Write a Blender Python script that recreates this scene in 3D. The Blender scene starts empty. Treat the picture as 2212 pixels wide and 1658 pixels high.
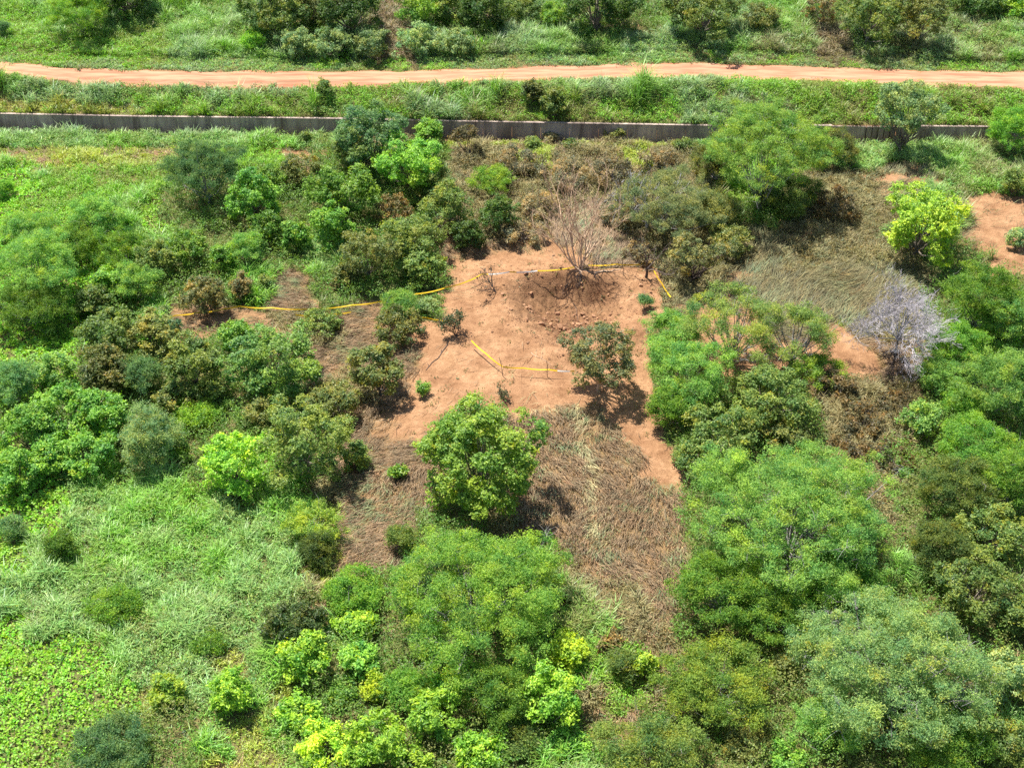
import bpy, math, random
import numpy as np
R = math.radians
C = bpy.context.scene.collection
sc = bpy.context.scene
# ------------------------------------------------------------------ camera, sky, sun, exposure
CAM_H, PITCH, HFOV = 70.0, 38.0, 40.0
cam = bpy.data.cameras.new('camera'); cam.lens = 18.0 / math.tan(R(HFOV / 2)); cam.sensor_width = 36
cam.clip_start = 1; cam.clip_end = 3000
camo = bpy.data.objects.new('camera', cam); C.objects.link(camo)
camo.location = (0, 0, CAM_H); camo.rotation_euler = (R(90 - PITCH), 0, 0)
sc.camera = camo
SUN = np.array((-0.30, 0.34, 1.0)); SUN /= np.linalg.norm(SUN)
w = bpy.data.worlds.new('World'); sc.world = w; w.use_nodes = True
nt = w.node_tree; bg = nt.nodes['Background']; sky = nt.nodes.new('ShaderNodeTexSky')
sky.sky_type = 'NISHITA'; sky.sun_disc = False
sky.sun_elevation = math.asin(SUN[2]); sky.sun_rotation = math.atan2(SUN[0], SUN[1])
nt.links.new(sky.outputs[0], bg.inputs[0]); bg.inputs[1].default_value = 0.085
sl = bpy.data.lights.new('sun', 'SUN'); sl.energy = 4.9; sl.angle = R(0.5); sl.color = (1.0, 0.955, 0.88)
so = bpy.data.objects.new('sun', sl); C.objects.link(so)
import mathutils
so.rotation_euler = mathutils.Vector(SUN).to_track_quat('Z', 'Y').to_euler(); so.location = (0, 100, 120)
sc.view_settings.view_transform = 'Standard'; sc.view_settings.look = 'None'
sc.view_settings.exposure = 1.12; sc.view_settings.gamma = 1
sc.cycles.max_bounces = 6; sc.cycles.diffuse_bounces = 4; sc.cycles.glossy_bounces = 2; sc.cycles.transmission_bounces = 4
sc.cycles.use_adaptive_sampling = True; sc.cycles.adaptive_threshold = 0.015; sc.cycles.use_denoising = False

# ------------------------------------------------------------------ noise and projection
FP = 1105.5 / math.tan(R(HFOV / 2)); PX, PY = 1105.5, 829.0
cp, sp_ = math.cos(R(PITCH)), math.sin(R(PITCH))
def hash2(ix, iy, s):
    n = (ix.astype(np.int64) * 374761393 + iy.astype(np.int64) * 668265263 + s * 974634777) & 0x7fffffff
    n = ((n ^ (n >> 13)) * 1274126177) & 0x7fffffff
    return ((n ^ (n >> 16)) & 0xffff) / 65535.0
def vnoise(x, y, s=0):
    ix, iy = np.floor(x), np.floor(y); fx, fy = x - ix, y - iy
    fx = fx * fx * (3 - 2 * fx); fy = fy * fy * (3 - 2 * fy)
    a, b = hash2(ix, iy, s), hash2(ix + 1, iy, s); c, d = hash2(ix, iy + 1, s), hash2(ix + 1, iy + 1, s)
    return (a * (1 - fx) + b * fx) * (1 - fy) + (c * (1 - fx) + d * fx) * fy
def fbm(x, y, s=0, o=4):
    t = 0; a = 0.5
    for k in range(o):
        t = t + a * vnoise(x, y, s + k * 17); x = x * 2.03 + 5.1; y = y * 2.03 + 3.7; a *= 0.5
    return t / (1 - 0.5 ** o)
def project(x, y, z):
    dx, dy, dz = x, y, z - CAM_H
    d = dy * cp - dz * sp_; u = dy * sp_ + dz * cp
    return PX + FP * dx / d, PY - FP * u / d, d
def ray(px, py):
    a, b = (px - PX) / FP, (PY - py) / FP
    v = np.array((a, cp + b * sp_, -sp_ + b * cp)); return v
def onplane(px, py, z):
    v = ray(px, py); t = (z - CAM_H) / v[2]; return v[0] * t, v[1] * t
sstep = lambda a, b, x: (lambda t: t * t * (3 - 2 * t))(np.clip((x - a) / (b - a), 0, 1))
# line of the concrete wall's foot, then terrain height
WP = [onplane(px, py, 0) for px, py in [(-900, 262), (0, 277), (300, 283), (740, 288), (960, 293), (1240, 298), (1520, 303), (1780, 303), (2211, 306), (3100, 312)]]
WX, WY = [p[0] for p in WP], [p[1] for p in WP]
def ywall(x): return np.interp(x, WX, WY)
CX, CY = onplane(1243, 668, 0)
WALL_H = 1.6
def height(x, y):
    x = np.asarray(x, float); y = np.asarray(y, float)
    v = y - ywall(x)
    z = (fbm(x / 14, y / 14, 3, 3) - 0.5) * 1.3 + (fbm(x / 3.2, y / 3.2, 9, 3) - 0.5) * 0.35
    z = z * sstep(-3, -9, v)
    z = z - 0.15 * sstep(-1.6, -0.9, v) * (v < 0.12)
    back = WALL_H + 0.05 + (3.5 - WALL_H) * sstep(0.4, 5.4, v) + 0.06 * np.maximum(v - 9.5, 0) + (fbm(x / 9, y / 9, 31, 3) - 0.5) * 1.2 * sstep(9, 15, v)
    z = np.where(v > 0.12, back, z)
    # crater bowl, rim and apron
    dx, dy = x - CX, y - CY
    ang = np.arctan2(dy, dx)
    wob = 1 + 0.10 * np.sin(ang * 3 + 0.7) + 0.05 * np.sin(ang * 7 + 2)
    d = np.hypot(dx / 1.05, dy / 0.98) / wob
    inner = np.where(dy > 0, 0.60, 0.0) * np.abs(np.sin(ang)) + 0.10 * np.abs(np.cos(ang))
    bowl = -1.9 * (1 - sstep(6.1 * inner, 6.1, d))
    rim = 0.5 * np.exp(-((d - 6.4) / 1.5) ** 2)
    fade = np.exp(-(d / 9.0) ** 4)
    rough = (fbm(x / 0.9, y / 0.9, 77, 4) - 0.5) * 0.62 * np.exp(-(d / 6.5) ** 4) + (fbm(x / 0.45, y / 0.45, 78, 3) - 0.5) * 0.22 * fade
    return z * (1 - 0.8 * fade) + bowl + rim + rough
TT = np.arange(70, 330, 0.12)
def at(px, py, lift=0.0):
    v = ray(px, py); t = TT
    x, y, z = v[0] * t, v[1] * t, CAM_H + v[2] * t
    below = np.nonzero(z < height(x, y) + lift)[0]
    i = below[0] if len(below) else len(t) - 1
    return float(x[i]), float(y[i]), float(height(x[i], y[i]))
def inpoly(px, py, poly):
    n = len(poly); r = np.zeros(np.shape(px), bool); j = n - 1
    for i in range(n):
        xi, yi = poly[i]; xj, yj = poly[j]
        c = ((yi > py) != (yj > py)) & (px < (xj - xi) * (py - yi) / (yj - yi + 1e-9) + xi)
        r ^= c; j = i
    return r

# ------------------------------------------------------------------ cover map (what grows on each patch of land)
CELL = 73.7
MAP = """GgGggggddddodddggddgggggddddgg
GGGGGggggggoggggggggggggoggggg
gggggggggGGGGggggggggGGGGGGGGG
yyyyGGGGGgGGggGGGGoogggGGGGGGG
gyyyyGGGsddddooyooyooGGGgggggg
vGGGGddddddddooooooobGGooosggg
vvGgvddddddddooobboooddoooggs.
vvvvgddddgdddsss.bboooboooodd.
vvvddddgbdddd......oosbbbbbddd
vvvdgsssoobs.......s..bbbbodGG
vvddddddobbb.......ds..bbbbdGG
vvdddddddoos...bs..dddddoooddG
ddddddddddbs.ddbbb.dddddoooddd
vvgddddGddbbbddbbbb.ddddoodddd
vvgggGgGgobbbddbbbbbddddoodddd
vvgggggggybbddobbbbbddddoodddd
vggggggggybbdddgobbbddddddgddd
gggggggggodddddGgoobdddddddddd
vgggggggggdddddGGgoodddddddddd
vvvgggyggdddddddGGGodddddddddd
vvvvygggyddddddddoGodddddddddd
vvvdddgygdddddddgobdddddddddGg
vvddddyygdddddddggoddddddddddd""".split('\n')
KEYS = '.svGgydob'
MAPI = np.array([[KEYS.index(c) for c in r] for r in MAP])
BARE = [  # outlines of bare earth
    [(1010, 560), (1090, 540), (1230, 575), (1400, 570), (1440, 640), (1400, 700), (1410, 830), (1440, 940), (1475, 1040), (1440, 1050), (1370, 960), (1330, 890), (1180, 875), (1130, 900), (1000, 872), (940, 895), (880, 925), (850, 900), (905, 850), (950, 790), (1010, 740), (950, 700), (960, 640)],
    [(1480, 690), (1560, 680), (1640, 690), (1700, 760), (1800, 700), (1890, 760), (1900, 820), (1780, 820), (1640, 780), (1540, 770)],
    [(2075, 440), (2130, 425), (2300, 420), (2300, 560), (2150, 560), (2095, 520)],
    [(1100, 545), (1160, 540), (1210, 575), (1100, 585)],
    [(1835, 380), (1960, 384), (2070, 394), (1960, 399), (1840, 391)], [(1690, 498), (1760, 505), (1730, 518), (1680, 512)],
    [(640, 322), (705, 325), (700, 342), (620, 340)], [(1340, 898), (1400, 890), (1440, 950), (1475, 1045), (1430, 1040)],
]
def cover(x, y):
    """cover type index for world points"""
    z = height(x, y); px, py, d = project(x, y, z)
    wx = (fbm(x / 2.6, y / 2.6, 51, 3) - 0.5) * 110; wy = (fbm(x / 2.6, y / 2.6, 61, 3) - 0.5) * 90
    c = np.clip(((px + wx) / CELL).astype(int), 0, 29); r = np.clip(((py + wy) / CELL).astype(int), 0, 22)
    t = MAPI[r, c]
    ex, ey = px + wx * 0.4, py + wy * 0.4
    for k, poly in enumerate(BARE):
        t = np.where(inpoly(ex, ey, poly), 0, t)
    v = y - ywall(x)
    fb = (v < -0.5) & (py + wy * 0.15 < 322); t = np.where(fb, np.where(px + wx < 745, 4, np.where(px + wx < 1500, np.where(vnoise(x / 1.5, y, 5) > 0.5, 7, 5), 4)), t)
    t = np.where((v < -0.5) & (py > 322) & (py < 352) & (px + wx < 480), np.where(vnoise(x, y * 2, 6) > 0.7, 1, 5), t)
    t = np.where((v > -0.9) & (v < 0.35), 0, t)
    t = np.where((v > 0.3) & (v < 5.0) & ((t == 7) | (t == 8) | (t <= 1)), 3, t)
    return t, px, py, d
# dirt road edges (projected onto the land)
RU = [(-400, 128), (0, 135), (130, 147), (450, 155), (900, 153), (1200, 143), (1500, 137), (1700, 143), (1900, 152), (2211, 158), (2600, 166)]
RL = [(-400, 145), (0, 160), (130, 175), (420, 183), (800, 183), (1200, 175), (1500, 168), (1800, 177), (2211, 193), (2600, 208)]
RUW = np.array([onplane(a, b, 3.55) for a, b in RU]); RLW = np.array([onplane(a, b, 3.52) for a, b in RL])
def onroad(x, y, m=0.0):
    n = (fbm(x / 1.5, y / 1.5, 91, 3) - 0.5) * 1.2
    return (y > np.interp(x, RLW[:, 0], RLW[:, 1]) - m + n) & (y < np.interp(x, RUW[:, 0], RUW[:, 1]) + m + n)

# ------------------------------------------------------------------ mesh helpers
def mesh(name, V, faces, col=None, attrs=None, smooth=False):
    V = np.asarray(V, np.float32).reshape(-1, 3); me = bpy.data.meshes.new(name)
    tot = np.concatenate([np.full(len(f), f.shape[1], np.int32) for f in faces])
    idx = np.concatenate([np.asarray(f, np.int32).ravel() for f in faces])
    me.vertices.add(len(V)); me.vertices.foreach_set('co', V.ravel())
    me.loops.add(len(idx)); me.loops.foreach_set('vertex_index', idx)
    me.polygons.add(len(tot)); st = np.concatenate([[0], np.cumsum(tot)[:-1]]).astype(np.int32)
    me.polygons.foreach_set('loop_start', st)
    try: me.polygons.foreach_set('loop_total', tot)
    except Exception: pass
    me.polygons.foreach_set('use_smooth', np.full(len(tot), smooth))
    if col is not None:
        a = me.color_attributes.new('tint', 'FLOAT_COLOR', 'POINT')
        c4 = np.ones((len(V), 4), np.float32); c4[:, :3] = col; a.data.foreach_set('color', c4.ravel())
    for k, vv in (attrs or {}).items():
        a = me.attributes.new(k, 'FLOAT', 'POINT'); a.data.foreach_set('value', np.asarray(vv, np.float32).ravel())
    me.update(calc_edges=True)
    return me
def obj(name, me, mat, parent=None, loc=(0, 0, 0)):
    o = bpy.data.objects.new(name, me); C.objects.link(o); o.location = loc
    if mat and not me.materials: me.materials.append(mat)
    if parent: o.parent = parent
    return o
def tag(o, label=None, cat=None, group=None, kind=None):
    if label: o['label'] = label
    if cat: o['category'] = cat
    if group: o['group'] = group
    if kind: o['kind'] = kind
    return o
def empty(name, loc, rz=0):
    o = bpy.data.objects.new(name, None); C.objects.link(o); o.location = loc; o.rotation_euler = (0, 0, rz); return o
def nrm(v): return v / (np.linalg.norm(v, axis=-1, keepdims=True) + 1e-9)
def tubes(paths, sides=5):
    """paths: list of (points k x 3, radii k)"""
    Vs, Fs, n = [], [], 0
    for P, rad in paths:
        P = np.asarray(P, float); k = len(P); T = np.gradient(P, axis=0); T = nrm(T)
        up = np.where(np.abs(T[:, 2:3]) > 0.9, [[1, 0, 0]], [[0, 0, 1]]); A = nrm(np.cross(T, up)); B = np.cross(T, A)
        th = np.arange(sides) * 2 * math.pi / sides
        ring = P[:, None] + np.asarray(rad)[:, None, None] * (A[:, None] * np.cos(th)[None, :, None] + B[:, None] * np.sin(th)[None, :, None])
        Vs.append(ring.reshape(-1, 3))
        i = np.arange(k - 1)[:, None] * sides; j = np.arange(sides)[None]; j2 = (j + 1) % sides
        Fs.append((np.stack([i + j, i + j2, i + sides + j2, i + sides + j], -1).reshape(-1, 4)) + n); n += k * sides
    return np.concatenate(Vs), np.concatenate(Fs)
def leaves(rng, P, N, L, W):
    """rhombic leaves at P with normals N; returns verts (n,4,3)"""
    n = len(P); t = nrm(np.cross(N, rng.normal(size=(n, 3)))); b = np.cross(N, t)
    L = L * rng.uniform(0.7, 1.3, (n, 1)); W = W * rng.uniform(0.7, 1.3, (n, 1))
    return np.stack([P - t * L / 2, P + b * W / 2 + t * L * 0.08, P + t * L / 2 - N * L * 0.12, P - b * W / 2 + t * L * 0.08], 1)
def qfaces(n): return np.arange(n * 4).reshape(-1, 4)

# ------------------------------------------------------------------ materials
def new_mat(name):
    m = bpy.data.materials.new(name); m.use_nodes = True; t = m.node_tree; return m, t, t.nodes['Principled BSDF']
def N_(t, ty, **kw):
    n = t.nodes.new(ty)
    for k, v in kw.items(): setattr(n, k, v)
    return n
def leaf_mat(name, rough=0.5, trans=0.35, spec=0.4, ocol=True):
    m, t, b = new_mat(name)
    a = N_(t, 'ShaderNodeAttribute', attribute_name='tint')
    src = a.outputs['Color']
    if ocol:
        oi = N_(t, 'ShaderNodeObjectInfo'); mx = N_(t, 'ShaderNodeMix', data_type='RGBA', blend_type='MULTIPLY'); mx.inputs[0].default_value = 1
        t.links.new(a.outputs['Color'], mx.inputs[6]); t.links.new(oi.outputs['Color'], mx.inputs[7]); src = mx.outputs[2]
    t.links.new(src, b.inputs['Base Color']); b.inputs['Roughness'].default_value = rough
    b.inputs['Specular IOR Level'].default_value = spec
    tr = N_(t, 'ShaderNodeBsdfTranslucent'); hs = N_(t, 'ShaderNodeHueSaturation'); hs.inputs['Saturation'].default_value = 1.15; hs.inputs['Value'].default_value = 1.35
    t.links.new(src, hs.inputs['Color']); t.links.new(hs.outputs[0], tr.inputs['Color'])
    ms = N_(t, 'ShaderNodeMixShader'); ms.inputs[0].default_value = trans
    t.links.new(b.outputs[0], ms.inputs[1]); t.links.new(tr.outputs[0], ms.inputs[2])
    t.links.new(ms.outputs[0], t.nodes['Material Output'].inputs['Surface'])
    return m
M_LEAF = leaf_mat('leaf_glossy', 0.45, 0.38, 0.3)
M_FEATHER = leaf_mat('leaf_feathery', 0.6, 0.42, 0.3)
M_GRASS = leaf_mat('grass_blade', 0.45, 0.3, 0.45, ocol=False)
M_DRY = leaf_mat('dry_straw', 0.6, 0.15, 0.3, ocol=False)
def bark_mat(name, c1, c2, scale=6):
    m, t, b = new_mat(name); tc = N_(t, 'ShaderNodeTexCoord'); no = N_(t, 'ShaderNodeTexNoise'); no.inputs['Scale'].default_value = scale; no.inputs['Detail'].default_value = 5
    cr = N_(t, 'ShaderNodeValToRGB'); cr.color_ramp.elements[0].position = 0.35; cr.color_ramp.elements[1].position = 0.65
    cr.color_ramp.elements[0].color = (*c1, 1); cr.color_ramp.elements[1].color = (*c2, 1)
    t.links.new(tc.outputs['Object'], no.inputs['Vector']); t.links.new(no.outputs[0], cr.inputs[0]); t.links.new(cr.outputs[0], b.inputs['Base Color'])
    bp = N_(t, 'ShaderNodeBump'); bp.inputs['Strength'].default_value = 0.5; t.links.new(no.outputs[0], bp.inputs['Height']); t.links.new(bp.outputs[0], b.inputs['Normal'])
    b.inputs['Roughness'].default_value = 0.85; return m
M_BARK = bark_mat('bark_grey_brown', (0.10, 0.08, 0.06), (0.24, 0.20, 0.16))
M_PALEBARK = bark_mat('bark_pale_grey', (0.26, 0.24, 0.23), (0.48, 0.46, 0.46))
M_GREYBARK = bark_mat('bark_grey', (0.16, 0.145, 0.13), (0.34, 0.32, 0.31))
M_LILAC = bark_mat('bark_weathered', (0.28, 0.25, 0.265), (0.50, 0.46, 0.485))
M_TANBARK = bark_mat('bark_tan', (0.38, 0.24, 0.14), (0.60, 0.42, 0.28))
M_DARKBARK = bark_mat('bark_dark', (0.05, 0.035, 0.03), (0.13, 0.09, 0.07))

def soil_mat():
    m, t, b = new_mat('orange_soil'); L = t.links.new
    geo = N_(t, 'ShaderNodeNewGeometry')
    def noise(s, det=6, rg=0.6):
        n = N_(t, 'ShaderNodeTexNoise'); n.inputs['Scale'].default_value = s; n.inputs['Detail'].default_value = det; n.inputs['Roughness'].default_value = rg
        L(geo.outputs['Position'], n.inputs['Vector']); return n.outputs[0]
    def ramp(src, *st):
        c = N_(t, 'ShaderNodeValToRGB'); e = c.color_ramp.elements
        while len(e) < len(st): e.new(0.5)
        for k, (p, col) in enumerate(st): e[k].position = p; e[k].color = (*col, 1)
        L(src, c.inputs[0]); return c.outputs[0]
    def mix(f, a, bb, mode='MIX'):
        x = N_(t, 'ShaderNodeMix', data_type='RGBA', blend_type=mode)
        if isinstance(f, float): x.inputs[0].default_value = f
        else: L(f, x.inputs[0])
        L(a, x.inputs[6])
        if isinstance(bb, tuple): x.inputs[7].default_value = (*bb, 1)
        else: L(bb, x.inputs[7])
        return x.outputs[2]
    n1, n2, n3 = noise(0.35), noise(2.2, 8, 0.65), noise(9, 6, 0.7)
    base = ramp(n1, (0.35, (0.315, 0.168, 0.086)), (0.65, (0.455, 0.265, 0.142)))
    base = mix(0.75, base, ramp(n2, (0.3, (0.62, 0.58, 0.54)), (0.62, (1.0, 1.0, 1.0))), 'MULTIPLY')
    base = mix(0.75, base, ramp(n3, (0.34, (0.45, 0.4, 0.36)), (0.5, (1, 1, 1))), 'MULTIPLY')
    base = mix(0.6, base, ramp(noise(0.9, 3, 0.5), (0.35, (0.70, 0.66, 0.6)), (0.6, (1, 1, 1))), 'MULTIPLY')
    da = N_(t, 'ShaderNodeAttribute', attribute_name='damp_shade')
    damp_shade = ramp(n2, (0.3, (0.13, 0.075, 0.035)), (0.7, (0.24, 0.125, 0.062)))
    base = mix(da.outputs['Fac'], base, damp_shade)
    ve = N_(t, 'ShaderNodeAttribute', attribute_name='litter')
    lit = ramp(n3, (0.35, (0.06, 0.09, 0.022)), (0.6, (0.15, 0.15, 0.055)))
    base = mix(ve.outputs['Fac'], base, lit)
    L(base, b.inputs['Base Color']); b.inputs['Roughness'].default_value = 0.95; b.inputs['Specular IOR Level'].default_value = 0.15
    bp = N_(t, 'ShaderNodeBump'); bp.inputs['Strength'].default_value = 0.9; bp.inputs['Distance'].default_value = 0.12
    ad = N_(t, 'ShaderNodeMath', operation='ADD'); L(n2, ad.inputs[0]); L(n3, ad.inputs[1]); L(ad.outputs[0], bp.inputs['Height']); L(bp.outputs[0], b.inputs['Normal'])
    return m
M_SOIL = soil_mat()

# ------------------------------------------------------------------ the land: one sheet to the horizon, following the wall line
def axis(lo, hi, fine, zones, far):
    a = [lo]
    while a[-1] < hi:
        s = fine
        for z0, z1, st in zones:
            if z0 <= a[-1] < z1: s = st
        a.append(a[-1] + s)
    out, s = [], fine
    x = lo
    while x > -far: s *= 1.35; x -= s; out.append(x)
    pos, s, x = [], fine, a[-1]
    while x < far: s *= 1.35; x += s; pos.append(x)
    return np.array(out[::-1] + a + pos)
vc = CY - float(ywall(CX))
gx = axis(-62, 62, 0.5, [(CX - 8, CX + 8, 0.09)], 1500)
gv = axis(-92, 52, 0.5, [(vc - 7.5, vc + 7.5, 0.11), (-2, -0.3, 0.2)], 1500)
gv = np.sort(np.unique(np.concatenate([gv[(gv < -0.3) | (gv > 0.4)], [-0.2, 0.10, 0.14, 0.3]])))
X, Vv = np.meshgrid(gx, gv); Y = ywall(X) + Vv; Z = height(X, Y)
ny, nx = X.shape; ii = np.arange(ny * nx).reshape(ny, nx)
F = np.stack([ii[:-1, :-1], ii[:-1, 1:], ii[1:, 1:], ii[1:, :-1]], -1).reshape(-1, 4)
t_, px_, py_, d_ = cover(X.ravel(), Y.ravel())
LIT = np.array([0, 0.15, 0.9, 0.85, 0.85, 0.8, 0.9, 0.7, 0.35])
lit = LIT[t_] * (0.7 + 0.6 * fbm(X.ravel() / 2, Y.ravel() / 2, 5, 3)); lit = np.where(onroad(X.ravel(), Y.ravel()), 0, lit)
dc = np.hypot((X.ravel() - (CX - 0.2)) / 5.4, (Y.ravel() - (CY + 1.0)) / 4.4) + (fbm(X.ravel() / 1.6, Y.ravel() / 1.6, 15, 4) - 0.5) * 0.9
damp_shade = 1 - sstep(0.45, 1.15, dc)  # moist soil tone, enlarged to paint shade onto the bowl's far slope
g = obj('ground', mesh('ground', np.stack([X, Y, Z], -1), [F], attrs={'damp_shade': damp_shade * 0.75, 'litter': np.clip(lit, 0, 1)}, smooth=True), M_SOIL)
tag(g, kind='structure')

# dirt road sheet
def road_mat():
    m, t, b = new_mat('dirt_track'); L = t.links.new
    geo = N_(t, 'ShaderNodeNewGeometry'); mp = N_(t, 'ShaderNodeMapping'); mp.inputs['Scale'].default_value = (0.35, 2.4, 1)
    L(geo.outputs['Position'], mp.inputs[0]); n = N_(t, 'ShaderNodeTexNoise'); n.inputs['Scale'].default_value = 1.0; n.inputs['Detail'].default_value = 7; L(mp.outputs[0], n.inputs['Vector'])
    c = N_(t, 'ShaderNodeValToRGB'); e = c.color_ramp.elements; e[0].position = 0.32; e[0].color = (0.40, 0.155, 0.09, 1); e[1].position = 0.62; e[1].color = (0.43, 0.25, 0.15, 1)
    L(n.outputs[0], c.inputs[0])
    at_ = N_(t, 'ShaderNodeAttribute', attribute_name='rut'); mx = N_(t, 'ShaderNodeMix', data_type='RGBA', blend_type='MIX')
    mx.inputs[7].default_value = (0.22, 0.12, 0.07, 1); L(at_.outputs['Fac'], mx.inputs[0]); L(c.outputs[0], mx.inputs[6]); L(mx.outputs[2], b.inputs['Base Color'])
    b.inputs['Roughness'].default_value = 0.95; b.inputs['Specular IOR Level'].default_value = 0.1
    bp = N_(t, 'ShaderNodeBump'); bp.inputs['Strength'].default_value = 0.8; bp.inputs['Distance'].default_value = 0.1; L(n.outputs[0], bp.inputs['Height']); L(bp.outputs[0], b.inputs['Normal'])
    return m
xs = np.arange(-75, 75, 0.25); us = np.linspace(0, 1, 33)
lo = np.interp(xs, RLW[:, 0], RLW[:, 1]) + (fbm(xs / 4, xs * 0, 8, 6) - 0.5) * 1.4; hi = np.interp(xs, RUW[:, 0], RUW[:, 1]) + (fbm(xs / 4, xs * 0 + 9, 8, 6) - 0.5) * 1.5
XR = np.repeat(xs[None], len(us), 0); YR = lo[None] + (hi - lo)[None] * us[:, None]
rut = np.exp(-((us - 0.27) / 0.06) ** 2) + np.exp(-((us - 0.72) / 0.06) ** 2)
ZR = np.maximum(height(XR, YR), 0) + 0.05 - 0.03 * rut[:, None]; ZR[0] -= 0.15; ZR[-1] -= 0.15
ii = np.arange(XR.size).reshape(XR.shape); F = np.stack([ii[:-1, :-1], ii[:-1, 1:], ii[1:, 1:], ii[1:, :-1]], -1).reshape(-1, 4)
rd = obj('dirt_road', mesh('dirt_road', np.stack([XR, YR, ZR], -1), [F], attrs={'rut': np.repeat(rut[:, None], len(xs), 1) * 1.1 * fbm(XR / 3, YR / 3, 4)}, smooth=True), road_mat())
tag(rd, kind='structure')

# ------------------------------------------------------------------ concrete wall
def concrete_mat():
    m, t, b = new_mat('stained_concrete'); L = t.links.new
    geo = N_(t, 'ShaderNodeNewGeometry'); mp = N_(t, 'ShaderNodeMapping'); mp.inputs['Scale'].default_value = (1.1, 0.5, 0.16); L(geo.outputs['Position'], mp.inputs[0])
    n = N_(t, 'ShaderNodeTexNoise'); n.inputs['Scale'].default_value = 1.0; n.inputs['Detail'].default_value = 8; n.inputs['Roughness'].default_value = 0.7; L(mp.outputs[0], n.inputs['Vector'])
    n2 = N_(t, 'ShaderNodeTexNoise'); n2.inputs['Scale'].default_value = 0.25; n2.inputs['Detail'].default_value = 5; L(geo.outputs['Position'], n2.inputs['Vector'])
    c = N_(t, 'ShaderNodeValToRGB'); e = c.color_ramp.elements; e[0].position = 0.34; e[0].color = (0.18, 0.13, 0.11, 1); e[1].position = 0.6; e[1].color = (0.50, 0.39, 0.33, 1)
    c2 = N_(t, 'ShaderNodeValToRGB'); e = c2.color_ramp.elements; e[0].position = 0.35; e[0].color = (0.6, 0.58, 0.6, 1); e[1].position = 0.65; e[1].color = (1, 1, 1, 1)
    L(n.outputs[0], c.inputs[0]); L(n2.outputs[0], c2.inputs[0]); mx = N_(t, 'ShaderNodeMix', data_type='RGBA', blend_type='MULTIPLY'); mx.inputs[0].default_value = 1
    L(c.outputs[0], mx.inputs[6]); L(c2.outputs[0], mx.inputs[7]); L(mx.outputs[2], b.inputs['Base Color']); b.inputs['Roughness'].default_value = 0.9
    return m
M_CONC = concrete_mat()
def box_pts(p0, p1, y0a, y1a, z0, z1, batter=0.0):
    """a box between wall stations p0, p1 (x, y); y offsets front and back"""
    v = []
    for (x, y), _ in ((p0, 0), (p1, 0)):
        v += [(x, y + y0a, z0), (x, y + y1a, z0), (x, y + y1a, z1), (x, y + y0a + batter, z1)]
    return np.array(v), np.array([[0, 1, 2, 3], [7, 6, 5, 4], [0, 4, 5, 1], [3, 2, 6, 7], [0, 3, 7, 4], [1, 5, 6, 2]])
wall = empty('concrete_wall', (0, float(ywall(0)), 0))
tag(wall, 'long low stained grey concrete retaining wall running below the dirt road', 'wall')
wy0 = float(ywall(0)); x = -66.0; k = 0
rw = random.Random(5)
slot0 = onplane(1800, 290, 1)[0]; slot1 = onplane(1925, 290, 1)[0]
while x < 66:
    Lp = 3.0
    inslot = slot0 < x < slot1
    if inslot: Lp = 0.62
    gap = 0.11 if inslot else 0.03
    a = (x, float(ywall(x)) - wy0); b_ = (x + Lp - gap, float(ywall(x + Lp - gap)) - wy0)
    dz = rw.uniform(-0.02, 0.02)
    V, Fq = box_pts(a, b_, -0.12, 0.10, -0.55 if not inslot else 0.15, WALL_H + dz, 0.1)
    obj('wall_panel', mesh('wall_panel', V, [Fq]), M_CONC, wall); x += Lp; k += 1
pl = []; 
V = []; Fc = []; n = 0
for xx in np.arange(-66, 66, 3.0):
    if slot0 - 3 < xx < slot1 + 1: continue
    a = (xx, float(ywall(xx)) - wy0); b_ = (xx + 2.99, float(ywall(xx + 2.99)) - wy0)
    v, f = box_pts(a, b_, -0.06, 0.22, WALL_H + 0.023, WALL_H + 0.10); V.append(v); Fc.append(f + n); n += 8
obj('coping', mesh('coping', np.concatenate(V), [np.concatenate(Fc)]), M_CONC, wall)
V = []; Fc = []; n = 0     # footing behind the slotted panels and along the foot
for xx in np.arange(-66, 66, 3.0):
    a = (xx, float(ywall(xx)) - wy0); b_ = (xx + 2.995, float(ywall(xx + 2.995)) - wy0)
    v, f = box_pts(a, b_, -0.20, 0.085, -0.7, 0.12 if slot0 - 3 < xx < slot1 else -0.25); V.append(v); Fc.append(f + n); n += 8
bb, bf = box_pts((slot0 - 1, float(ywall(slot0 - 1)) - wy0), (slot1 + 0.5, float(ywall(slot1 + 0.5)) - wy0), 0.0, 0.09, -0.3, WALL_H - 0.12)
obj('slot_shade_sheet', mesh('slot_shade_sheet', bb, [bf]), M_DARKBARK, wall)  # added dark sheet standing in for the shade inside the wall slots
obj('footing', mesh('footing', np.concatenate(V), [np.concatenate(Fc)]), M_CONC, wall)

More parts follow.
